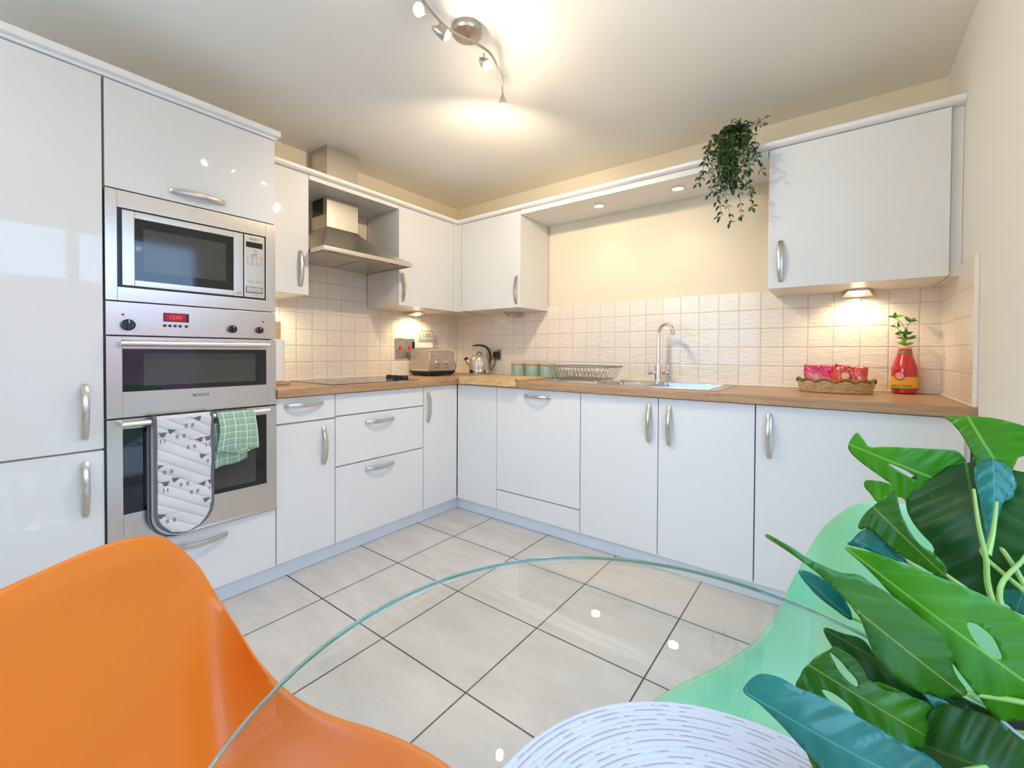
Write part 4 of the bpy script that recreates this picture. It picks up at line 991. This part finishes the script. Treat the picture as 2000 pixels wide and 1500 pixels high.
head((1.541, -1.645, zl), (.62, .75, -.42)); head((1.560, -1.43, zl), (.62, .10, -.70)); head((1.562, -1.745, zl), (.25, -.85, -.50))
m_ = Vector((1.463, -1.188, zl)); b = B(); tube(b, [m_, m_+Vector((0, 0, -.018))], .0042, 8); hp = part('spot_head', b, 'nickel', r)
c = m_+Vector((0.0, -.002, -.014)); dn = Vector((.06, -.05, -1)).normalized()
b = B(); lathe(b, c, [(.003, -.002), (.008, .004), (.0135, .018), (.0155, .034), (.0150, .046)], 24, 0, dn); part('lamp_shade', b, 'nickel', hp)
b = B(); lathe(b, c+dn*.040, [(.0125, 0), (.0148, .006), (.0165, .013), (.0150, .021), (.009, .028), (.001, .030)], 20, 0, dn); part('bulb', b, 'bulb', hp)
spot('ceiling_spot_beam', c+dn*.075, c+dn*.2+Vector((-.12, .10, 0)), 23, WARM2, 165, .5, .018)

# unseen ceiling dome added behind the camera as warm fill light
r = root('fill_dome_light', (1.4, -3.5, CEIL), 'added fill light, round opal ceiling dome out of view behind the camera', 'ceiling light')
b = B(); lathe(b, (1.4, -3.5, CEIL-.0005), [(.17, 0), (.175, -.004), (.175, -.02)], 48); part('base', b, 'nickel', r)
b = B(); lathe(b, (1.4, -3.5, CEIL-.021), [(.165, 0), (.16, -.03), (.13, -.06), (.08, -.078), (.001, -.085)], 48, cap=False); part('glass_shade', b, 'opal', r)

# ------------------------------------------------------------------ trailing plant on the cornice
r = root('trailing_plant', (2.285, -.40, 2.1), 'artificial trailing plant with small dark leaves hanging from the cornice', 'plant')
b = B(); lathe(b, (2.285, -.315, 2.1005), [(.035, 0), (.048, .06), (.050, .065), (.046, .065), (.042, .05)], 28); part('pot', b, 'pot', r)
b = B(); bs_ = B(); rnd = random.Random(11)
def vine(pts, r_, spacing, L, mi_fn, n=40):
    P = cubic(pts, n); tube(bs_, P, r_, 5)
    acc = 0; k = 0
    for i in range(1, len(P)):
        acc += (P[i]-P[i-1]).length
        if acc > spacing:
            acc = 0; k += 1; t = (P[i]-P[i-1]).normalized()
            for s_ in (-1, 1):
                a = k*1.9+rnd.uniform(-.6, .6); u_ = t.orthogonal().normalized(); w_ = t.cross(u_)
                d_ = (u_*cos(a)+w_*sin(a))*s_*1.0+t*rnd.uniform(.1, .7)+Vector((0, 0, -.25))
                l_ = L*rnd.uniform(.75, 1.2); small_leaf(b, P[i], d_, Vector((rnd.uniform(-.6, .6), rnd.uniform(-1, .2), rnd.uniform(.2, 1))), l_, l_*.52, mi_fn())
    small_leaf(b, P[-1], P[-1]-P[-2], Vector((0, -1, .3)), L, L*.5, 0)
C0 = Vector((2.285, -.40, 2.17))
dk = lambda: 0 if rnd.random() < .8 else 1
md_ = lambda: 1 if rnd.random() < .55 else 0
# upward and outward crown
for k in range(15):
    a = rnd.uniform(0, 2*pi); e = rnd.uniform(.010, .055); up_ = rnd.uniform(-.02, .045)
    vine([C0+Vector((0, .05, -.05)), C0+Vector((cos(a)*e*.5, sin(a)*e*.4-.01, up_*.7)), C0+Vector((cos(a)*e, sin(a)*e*.7-.02, up_-.01))], .0009, .017, .027, dk, 14)
# hanging curtain
for k in range(32):
    dx = rnd.gauss(0, .037); fo = rnd.uniform(.0, .05); ln_ = rnd.uniform(.16, .335)*(1-abs(dx)*2.2)
    vine([C0+Vector((dx*.4, -.0, .0)), C0+Vector((dx*.9, -.035-fo*.5, -.02)), C0+Vector((dx*1.15, -.045-fo, -.11)), C0+Vector((dx*1.15+rnd.uniform(-.015, .015), -.045-fo, -.11-ln_*.6))], .0009, .019, .028, md_, 26)
for (ex, ez, px_) in ((-.165, -.235, -.12), (-.155, -.20, -.13), (-.13, -.13, -.12), (-.11, -.30, -.12), (-.075, -.34, -.10), (-.06, -.42, -.10), (-.015, -.455, -.07), (.035, -.43, .01), (.085, -.40, .06), (.075, -.33, .07), (.125, -.245, .075), (.11, -.20, .09), (.125, .0, .08), (.12, -.03, .07)):
    lowx = Vector((ex, -.055, ez)); mid_ = Vector((px_*.95, -.05, min(-.05, ez*.35) if ez < -.05 else .0))
    vine([C0, C0+Vector((px_*.5, -.03, .0)), C0+mid_, C0+lowx*.9+Vector((0, 0, -.0)), C0+lowx], .0010, .027, .028, dk, 36)
part('vines', bs_, 'ivy_stem', r); part('leaves', b, ['ivy_dark', 'ivy_mid'], r, normals=False)

# ------------------------------------------------------------------ glass table and placemat
tcx, tcy, tr, tz = 2.556, -2.337, .392, .720
r = root('glass_table', (tcx, tcy, 0), 'round clear glass dining table on a chrome pedestal', 'table')
b = B(); n = 160
top = [b.verts.new((tcx+(tr-.0015)*cos(2*pi*i/n), tcy+(tr-.0015)*sin(2*pi*i/n), tz)) for i in range(n)]; f = b.faces.new(top)
bot = [b.verts.new((tcx+(tr-.0015)*cos(2*pi*i/n), tcy+(tr-.0015)*sin(2*pi*i/n), tz-.007)) for i in range(n)]; b.faces.new(bot[::-1])
part('tabletop', b, 'table_glass', r, normals=False)
b = B(); prof_ = [(tr-.0015, -.007), (tr, -.006), (tr, -.001), (tr-.0015, 0)]
lathe(b, (tcx, tcy, tz), prof_, n, cap=False); part('tabletop_edge', b, 'glass_edge', r, label='green polished glass edge', angle=80)
b = B(); lathe(b, (tcx, tcy, 0.001), [(.19, 0), (.19, .006), (.17, .012), (.04, .022), (.024, .03), (.024, .66), (.035, .69), (.055, .700), (.055, .7115)], 48); part('pedestal', b, 'chrome', r)
mmat = mat('woven_white_cord', (.70, .69, .71), .9); h = N(mmat); p_, x_ = h.pos()
ax_ = h.math('SUBTRACT', x_[0], 2.657); ay_ = h.math('SUBTRACT', x_[1], -2.432); rad_ = h.math('SQRT', h.math('ADD', h.math('MULTIPLY', ax_, ax_), h.math('MULTIPLY', ay_, ay_)))
ang_ = h.math('ARCTAN2', ay_, ax_); cmb = h.n('ShaderNodeCombineXYZ'); h.l(h.math('MULTIPLY', rad_, 175), cmb.inputs[0]); h.l(h.math('MULTIPLY', ang_, 7), cmb.inputs[1])
n1 = h.n('ShaderNodeTexNoise'); n1.inputs['Scale'].default_value = 1.0; n1.inputs['Detail'].default_value = 2; h.l(cmb.outputs[0], n1.inputs['Vector'])
rf = h.math('FRACT', h.math('DIVIDE', h.math('SUBTRACT', .196, rad_), .0057)); ln_ = h.math('GREATER_THAN', h.math('ABSOLUTE', h.math('SUBTRACT', rf, .5)), .36)
f_ = h.math('MULTIPLY', ln_, h.math('GREATER_THAN', n1.outputs[0], .50)); c = h.mix(h.math('MULTIPLY', f_, .6), (.54, .54, .58), (.24, .19, .17)); h.l(c, h.b.inputs['Base Color'])
cmb2 = h.n('ShaderNodeCombineXYZ'); h.l(h.math('MULTIPLY', rad_, 180), cmb2.inputs[0]); h.l(h.math('MULTIPLY', ang_, 60), cmb2.inputs[1]); n2 = h.n('ShaderNodeTexNoise'); n2.inputs['Scale'].default_value = 1.6; h.l(cmb2.outputs[0], n2.inputs['Vector']); h.bump(n2.outputs[0], .6, .0012)
b = B(); prof_ = []; R_ = .196; rings_ = 34; prof_.append((R_-.002, 0))
for k in range(rings_):
    rc = R_-.0029-k*.0057
    for a in (-60, -20, 20, 60): prof_.append((rc+.0029*sin(radians(-a)), .0034+.0016*cos(radians(a))))
prof_.append((.001, .004)); lathe(b, (2.657, -2.432, tz+.0004), prof_, 120); single('placemat', b, mmat, 'round woven white placemat on the glass table', 'placemat', (2.657, -2.432, tz), angle=80)

# ------------------------------------------------------------------ moulded armchairs
def chair(name, loc, yaw, m, label, sx=1.0, legm='beech', hz=1.0):
    """shell chair; local f = forward, s = left side. rim curve given for one half from back centre to seat front"""
    r = root(name, (loc[0], loc[1], 0), label, 'chair'); fwd = Vector((cos(yaw), sin(yaw), 0)); lft = Vector((-sin(yaw), cos(yaw), 0)); O = Vector((loc[0], loc[1], 0))
    half = [(-.245, 0, .828), (-.236, .095, .831), (-.222, .155, .818), (-.216, .190, .784), (-.214, .223, .738), (-.198, .233, .694), (-.158, .229, .640), (-.111, .215, .593), (-.063, .214, .545), (-.009, .227, .502), (.060, .237, .473), (.129, .233, .453), (.195, .208, .440), (.226, .153, .429), (.234, .072, .424), (.234, 0, .424)]
    hp = cubic(half, 60)
    full = hp+[Vector((p.x, -p.y, p.z)) for p in hp[-2:0:-1]]
    C_ = Vector((.02, 0, .412)); NR = 22; bm = B(); nA = len(full)
    def pt(R, t):
        ctrl = C_+(Vector((R.x, R.y, 0))-Vector((C_.x, C_.y, 0)))*.92; ctrl.z = .408+.03*max(0, (R.z-.45)/.4)
        p = C_*(1-t)**2+ctrl*2*t*(1-t)+R*t*t; return p
    def W_(p): return O+fwd*(p.x*sx)+lft*(p.y*sx)+Vector((0, 0, p.z*hz))
    cen = bm.verts.new(W_(C_)); prev = None
    for k in range(1, NR+1):
        t = k/NR; ring = [bm.verts.new(W_(pt(R, t))) for R in full]
        if prev is None:
            for j in range(nA): bm.faces.new((cen, ring[j], ring[(j+1) % nA]))
        else:
            for j in range(nA): bm.faces.new((prev[j], ring[j], ring[(j+1) % nA], prev[(j+1) % nA]))
        prev = ring
    inner = [v for v in bm.verts if v not in set(prev)]
    for _ in range(40): bmesh.ops.smooth_vert(bm, verts=inner, factor=.5, use_axis_x=True, use_axis_y=True, use_axis_z=True)
    # rolled lip outward
    for e, dz in ((.006, .0015), (.011, -.002), (.014, -.008)):
        ring = []
        for j, R in enumerate(full):
            o_ = Vector((R.x, R.y, 0)); o_ = o_.normalized() if o_.length > 0 else o_; ring.append(bm.verts.new(W_(R+o_*e+Vector((0, 0, dz)))))
        for j in range(nA): bm.faces.new((prev[j], ring[j], ring[(j+1) % nA], prev[(j+1) % nA]))
        prev = ring
    sh = part('seat_shell', bm, m, r, angle=80); mo = sh.modifiers.new('thick', 'SOLIDIFY'); mo.thickness = .0045; mo.offset = -1
    bm = B()
    for sf_ in (-1, 1):
        for ss in (-1, 1): tube(bm, [W_(Vector((sf_*.09, ss*.09, .412))), W_(Vector((sf_*.12, ss*.13, .385)))], .007, 8)
    tube(bm, [W_(Vector((.12, .13, .385))), W_(Vector((-.12, -.13, .385)))], .005, 8); tube(bm, [W_(Vector((.12, -.13, .385))), W_(Vector((-.12, .13, .385)))], .005, 8)
    part('support_frame', bm, 'dark', r)
    for sf_ in (-1, 1):
        for ss in (-1, 1):
            bm = B(); tube(bm, [W_(Vector((sf_*.125, ss*.135, .395))), W_(Vector((sf_*.17, ss*.185, .2))), W_(Vector((sf_*.215, ss*.225, .001)))], [.016, .014, .010], 14); part('leg', bm, legm, r)
    return r
chair('moulded_chair', (2.177, -2.541), .581, 'orange', 'orange moulded plastic chair left of the glass table', sx=1.01)
chair('moulded_chair', (2.721, -2.006), -2.234, 'green_plastic', 'mint green moulded plastic chair across the glass table, behind the leafy plant', sx=1.09)

# ------------------------------------------------------------------ broad-leaved plant on the table
ptx, pty = 2.852, -2.165
r = root('monstera_plant', (ptx, pty, tz), 'artificial split-leaf plant with large glossy leaves on the glass table', 'plant')
b = B(); lathe(b, (ptx, pty, tz+.0005), [(.036, 0), (.040, .003), (.047, .055), (.048, .060), (.044, .060), (.042, .050)], 32); part('pot', b, 'terracotta', r)
b = B(); cyl(b, (ptx, pty, tz+.048), .0415, .003, 24); part('soil', b, 'soil', r)
from mathutils.geometry import delaunay_2d_cdt
LEAVES = [
 ('leaf_bright',[2.816,-2.0021,1.0191],[0.343,-0.4334,-0.8334],[0.8722,-0.1825,0.4539],0.074,0.1,[(-0.0046,-0.0173),(0.0032,-0.0159),(0.0177,-0.0134),(0.0335,-0.0131),(0.0459,-0.0142),(0.0669,-0.0167),(0.0877,-0.0116),(0.0722,0.004),(0.0595,0.0147),(0.0565,0.0216),(0.0569,0.0378),(0.0473,0.0545),(0.0267,0.0348),(0.014,0.0218),(0.0056,0.0079)],[]),
 ('leaf_bright',[2.7084,-2.0333,0.9757],[0.9177,0.1603,-0.3635],[0.3496,0.1087,0.9306],0.0963,0.08,[(-0.0007,0.0172),(0.0069,0.0132),(0.0162,0.0067),(0.0276,0.0131),(0.0565,0.0263),(0.0752,0.0337),(0.0902,0.039),(0.098,0.0355),(0.1036,0.0294),(0.1036,0.0113),(0.0945,-0.0158),(0.0887,-0.0492),(0.0796,-0.047),(0.0638,-0.0352),(0.0488,-0.0517),(0.036,-0.0453),(0.0288,-0.0405),(0.0275,-0.0334),(0.0339,-0.0289),(0.049,-0.0248),(0.045,-0.0237),(0.0252,-0.0181),(0.0096,-0.0127),(-0.0004,-0.0061),(-0.0032,0.0023)],[[(0.038,-0.0039),(0.0512,-0.0031),(0.0664,-0.0062),(0.0671,-0.0097),(0.0546,-0.008)]]),
 ('leaf_dark',[2.8124,-2.0182,0.9694],[0.0971,-0.3812,-0.9194],[0.959,-0.2111,0.1888],0.1426,0.1,[(0.004,-0.0),(0.0102,-0.0259),(0.0186,-0.0455),(0.0304,-0.0534),(0.0502,-0.0564),(0.0691,-0.0544),(0.0852,-0.0467),(0.1004,-0.0382),(0.1176,-0.0463),(0.1339,-0.035),(0.1431,-0.002),(0.1433,0.0085),(0.1252,0.0225),(0.096,0.044),(0.0423,0.0518),(0.0173,0.0488),(0.0104,0.0344),(0.0022,0.0276),(-0.0,0.0175),(-0.005,0.0107),(0.0008,0.0055)],[]),
 ('leaf_teal_sheen',[2.8294,-2.0366,0.9772],[-0.1037,-0.4031,-0.9093],[0.9927,0.0142,-0.1195],0.1008,0.12,[(0.0304,-0.0136),(0.0183,-0.0147),(0.0076,-0.0103),(0.0016,-0.0031),(0.0014,0.0063),(0.01,0.0137),(0.0242,0.0166),(0.0402,0.0126),(0.0466,0.0068),(0.0681,0.0036),(0.0977,0.0007),(0.0998,-0.0012),(0.0713,-0.0055),(0.0435,-0.0114)],[]),  # teal highlight of the dark leaf, shaped as a leaf of its own
 ('leaf_mid',[2.7283,-2.1068,0.9216],[0.7108,-0.1812,-0.6797],[0.699,0.0738,0.7113],0.0713,0.1,[(-0.0037,0.0284),(0.0044,0.0225),(0.0175,0.014),(0.0317,0.008),(0.046,0.0056),(0.0558,0.0081),(0.0705,0.0066),(0.076,-0.002),(0.0673,-0.0075),(0.0584,-0.0102),(0.0429,-0.016),(0.0248,-0.0169),(0.0119,-0.0204),(0.0094,-0.0264),(0.0049,-0.0249),(-0.0004,-0.0114),(-0.0029,0.0062)],[]),
 ('leaf_teal_sheen',[2.7104,-2.1145,0.8856],[0.9583,-0.0053,-0.2859],[0.2818,0.1866,0.9412],0.0436,0.1,[(-0.0026,-0.0083),(-0.0009,-0.0013),(0.0065,0.0162),(0.0207,0.0137),(0.0373,0.0057),(0.0459,-0.0001),(0.0295,-0.0038),(0.0116,-0.0048)],[]),
 ('leaf_bright',[2.701,-2.1899,0.9017],[0.8101,0.1304,-0.5716],[0.5424,0.2036,0.8151],0.1747,0.12,[(-0.0003,-0.0003),(0.0104,0.0083),(0.0247,0.0166),(0.041,0.0211),(0.0549,0.0281),(0.0742,0.035),(0.0955,0.0403),(0.1127,0.0419),(0.1235,0.0425),(0.1523,0.0445),(0.1752,0.0094),(0.1727,-0.0175),(0.158,-0.0403),(0.1383,-0.0354),(0.1167,-0.0286),(0.0932,-0.0198),(0.0687,-0.0138),(0.0549,-0.012),(0.0333,-0.0057),(0.0154,-0.0024)],[[(0.091,0.0114),(0.097,0.0153),(0.1091,0.0141),(0.1216,0.0064),(0.1218,0.002),(0.1105,0.0007),(0.0983,0.0047)]]),
 ('leaf_mid',[2.6412,-2.2467,0.9163],[0.7397,0.274,-0.6146],[0.5448,0.2921,0.786],0.1867,0.1,[(-0.0005,0.0017),(0.0171,0.0063),(0.0353,0.0088),(0.0546,0.0157),(0.0669,0.0249),(0.0776,0.0265),(0.0945,0.0287),(0.1212,0.0294),(0.141,0.0296),(0.1586,0.0249),(0.1725,0.0106),(0.1925,0.0036),(0.1833,-0.0127),(0.1618,-0.0219),(0.1372,-0.025),(0.1145,-0.0194),(0.0998,-0.0108),(0.0888,-0.0041),(0.0797,-0.0014),(0.0651,0.0019),(0.042,0.0032),(0.0183,0.0013),(0.0011,-0.0014)],[]),
 ('leaf_dark',[2.685,-2.1909,0.8157],[0.8927,0.2256,-0.3901],[0.2881,0.3799,0.879],0.115,0.1,[(0.0,0.0),(0.0153,0.0057),(0.0288,0.0096),(0.0412,0.0031),(0.0634,-0.0035),(0.0829,-0.0041),(0.1078,0.0062),(0.1185,0.0002),(0.104,-0.0122),(0.0817,-0.0255),(0.0619,-0.0302),(0.0422,-0.025),(0.0155,-0.0139)],[]),
 ('leaf_mid',[2.6732,-2.2312,0.7984],[0.8615,0.2816,-0.4225],[0.275,0.4409,0.8544],0.1057,0.1,[(0.012,0.0209),(0.0039,0.0072),(-0.0009,-0.0097),(0.0005,-0.0236),(0.0153,-0.0195),(0.0409,-0.0158),(0.0689,-0.0164),(0.0911,-0.014),(0.1067,-0.0035),(0.1157,0.0171),(0.1056,0.0271),(0.0839,0.0235),(0.0693,0.0204),(0.055,0.0155),(0.0421,0.0181),(0.0334,0.0261),(0.0205,0.027),(0.0144,0.0266)],[[(0.0135,0.0197),(0.024,0.0166),(0.0365,0.01),(0.0369,0.0058),(0.0283,0.0069),(0.0191,0.0124)],[(0.0155,-0.0127),(0.0266,-0.0098),(0.0398,-0.0126),(0.0414,-0.0172),(0.0274,-0.0182)]]),
 ('leaf_teal_sheen',[2.6315,-2.3121,0.8045],[0.8512,0.3756,-0.3665],[0.1896,0.4312,0.8821],0.1477,0.22,[(0.0,0.0),(0.0059,0.0142),(0.0123,0.0198),(0.0234,0.023),(0.039,0.0235),(0.0595,0.0262),(0.0824,0.0247),(0.1046,0.0232),(0.1228,0.0218),(0.1387,0.0211),(0.1514,0.0173),(0.1623,0.0127),(0.1231,-0.0146),(0.0821,-0.0292),(0.0596,-0.0197),(0.0472,-0.0153),(0.0298,-0.0077),(0.0126,-0.0023)],[]),
 ('leaf_mid',[2.6743,-2.2773,0.7573],[0.8963,-0.0619,-0.4391],[0.4089,0.4985,0.7644],0.0397,0.1,[(0.0,-0.0),(0.0141,0.0019),(0.0306,0.0048),(0.0425,0.0011),(0.0268,-0.0169),(0.0129,-0.0107)],[]),
 ('leaf_teal_sheen',[2.7553,-2.195,0.7908],[0.8064,0.2246,-0.5471],[0.3974,0.4793,0.7825],0.0509,0.05,[(0.0,0.0),(0.012,0.0046),(0.03,0.004),(0.0509,0.0014),(0.05,-0.0022),(0.0353,-0.0081),(0.0196,-0.0077)],[]),
 ('leaf_dark',[2.7507,-2.1992,0.7446],[0.858,-0.4018,0.3199],[-0.1079,0.4679,0.8772],0.0869,0.1,[(-0.0019,-0.0007),(0.0275,0.0329),(0.044,0.0362),(0.0628,0.0357),(0.0761,0.0265),(0.0945,0.0232),(0.0882,-0.0047),(0.0155,-0.0356),(0.0116,-0.0123)],[]),
 ('leaf_mid',[2.7978,-2.1764,0.756],[0.4436,-0.8878,-0.1228],[0.6411,0.2186,0.7357],0.0462,0.1,[(0.0035,-0.0129),(-0.0002,0.0073),(0.0075,0.0178),(0.0204,0.0196),(0.0397,0.0112),(0.0465,-0.0065),(0.0334,-0.0287),(0.0126,-0.0264)],[]),
 ('leaf_bright',[2.7237,-2.2,0.7822],[0.7202,0.0809,-0.6891],[0.6416,0.3004,0.7058],0.0421,0.1,[(-0.0024,-0.0001),(0.01,0.0129),(0.0295,0.0194),(0.0412,0.0023),(0.0416,-0.0123),(0.0278,-0.0176),(0.0096,-0.0107)],[]),
 ('leaf_teal_sheen',[2.6634,-2.1813,0.8612],[0.773,0.1233,-0.6223],[0.5748,0.2789,0.7693],0.0564,0.1,[(0.0,-0.0),(0.0074,0.0085),(0.0242,0.0139),(0.0441,0.0095),(0.0584,-0.001),(0.0404,-0.0038),(0.0203,-0.0048)],[]),
 ('leaf_teal_sheen',[2.8705,-2.02,0.8849],[-0.3744,-0.7736,-0.5113],[0.9256,-0.3449,-0.156],0.0901,0.1,[(0.0864,-0.013),(0.0648,-0.013),(0.0219,-0.0086),(-0.0077,0.0015),(0.0238,0.0145),(0.077,0.0187),(0.0904,0.0037),(0.0879,-0.006)],[]),
 ('leaf_dark',[2.7308,-2.1767,0.7384],[0.9904,-0.0846,0.1091],[-0.0555,0.4795,0.8758],0.0831,0.1,[(0.0,0.0),(0.0224,0.0196),(0.0471,0.0378),(0.0741,0.0348),(0.0895,0.0253),(0.0859,0.0012),(0.0558,-0.018),(0.0258,-0.0136)],[]),
]
def inside(p, poly):
    x, y = p; c = False; n = len(poly)
    for i in range(n):
        (x0, y0), (x1, y1) = poly[i], poly[(i+1) % n]
        if (y0 > y) != (y1 > y) and x < (x1-x0)*(y-y0)/(y1-y0)+x0: c = not c
    return c
def smooth_loop(P, k=4):
    n = len(P); out = []
    for i in range(n):
        a, b_, c, d = (Vector(P[(i+j-1) % n]) for j in range(4))
        for q in range(k):
            t = q/k; out.append(tuple(.5*((2*b_)+(c-a)*t+(2*a-5*b_+4*c-d)*t*t+(3*b_-a-3*c+d)*t**3)))
    return out
def big_leaf(m, O, ex, ey, L, fold, outline, holes):
    """one blade: outline in the leaf's own plane (metres from the tip along the midrib, and across it), arched and folded about the midrib"""
    O, ex, ey = Vector(O), Vector(ex), Vector(ey); n_ = ex.cross(ey)
    if n_.dot(CAM-O) < 0: n_ = -n_
    loops = [smooth_loop(outline)]+[smooth_loop(h_) for h_ in holes]; vs, es = [], []
    for lp in loops:
        s0 = len(vs); vs += [Vector(p) for p in lp]; es += [(s0+i, s0+(i+1) % len(lp)) for i in range(len(lp))]
    x0, x1 = min(p[0] for p in loops[0]), max(p[0] for p in loops[0]); y0, y1 = min(p[1] for p in loops[0]), max(p[1] for p in loops[0]); st = max(.0035, (x1-x0)/34)
    W = max(abs(y0), abs(y1), .004)
    for i in range(int((x1-x0)/st)+1):
        for j in range(int((y1-y0)/st)+1):
            p = (x0+i*st+(j % 2)*st/2, y0+j*st)
            if inside(p, loops[0]) and not any(inside(p, h_) for h_ in loops[1:]): vs.append(Vector(p))
    rv, re_, rf = delaunay_2d_cdt(vs, es, [], 0, 1e-6)[:3]
    bm = B(); lay = bm.loops.layers.uv.verify(); out = []
    for p in rv:
        s_ = p.x/L; q = p.y; e = W*.12
        h_ = fold*(W*.5-(sqrt(q*q+e*e)-e))+.10*L*sin(pi*min(max(s_, 0), 1))+.0012*sin(s_*38-abs(q)/W*9)*min(1, abs(q)/W*3)
        out.append(bm.verts.new(O+ex*p.x+ey*p.y+n_*h_))
    for f in rf:
        c = (sum(rv[i].x for i in f)/3, sum(rv[i].y for i in f)/3)
        if not inside(c, loops[0]) or any(inside(c, h_) for h_ in loops[1:]): continue
        try: ff = bm.faces.new([out[i] for i in f])
        except ValueError: continue
        for l_, i in zip(ff.loops, f): l_[lay].uv = (rv[i].x/L, rv[i].y/W)
    bmesh.ops.delete(bm, geom=[v for v in bm.verts if not v.link_faces], context='VERTS')
    bmesh.ops.recalc_face_normals(bm, faces=bm.faces)
    o = part('leaf', bm, m, r, normals=False, angle=180); mo = o.modifiers.new('thick', 'SOLIDIFY'); mo.thickness = .0009; mo.offset = 0
    a_ = O+ex*L*.93+n_*(fold*W*.3-.002); st_ = Vector((ptx, pty, tz+.05)); md = (a_+st_)/2+Vector((.02, .0, .012))
    bm = B(); tube(bm, cubic([a_, a_+ex*L*.10-n_*.003, md, st_], 16), [.0016+.0012*i/16 for i in range(17)], 8); part('stem', bm, 'stem', r)
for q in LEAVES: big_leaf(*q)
for pts in ([(2.8094, -2.0769, .9515), (2.8112, -2.0886, .9191), (2.8153, -2.0948, .8898), (2.8196, -2.1023, .8497), (2.845, -2.15, .79)], [(2.8285, -2.0629, .9385), (2.8233, -2.0772, .9113), (2.8172, -2.0909, .8916)], [(2.8611, -2.0454, .9031), (2.8459, -2.0695, .8876), (2.8239, -2.1015, .8529), (2.848, -2.155, .79)]):
    bm = B(); P_ = cubic([Vector(p)+Vector((-.003, -.012, .002)) for p in pts], 20); tube(bm, P_, [.0013+.0016*i/20 for i in range(21)], 8); part('stem', bm, 'stem', r)
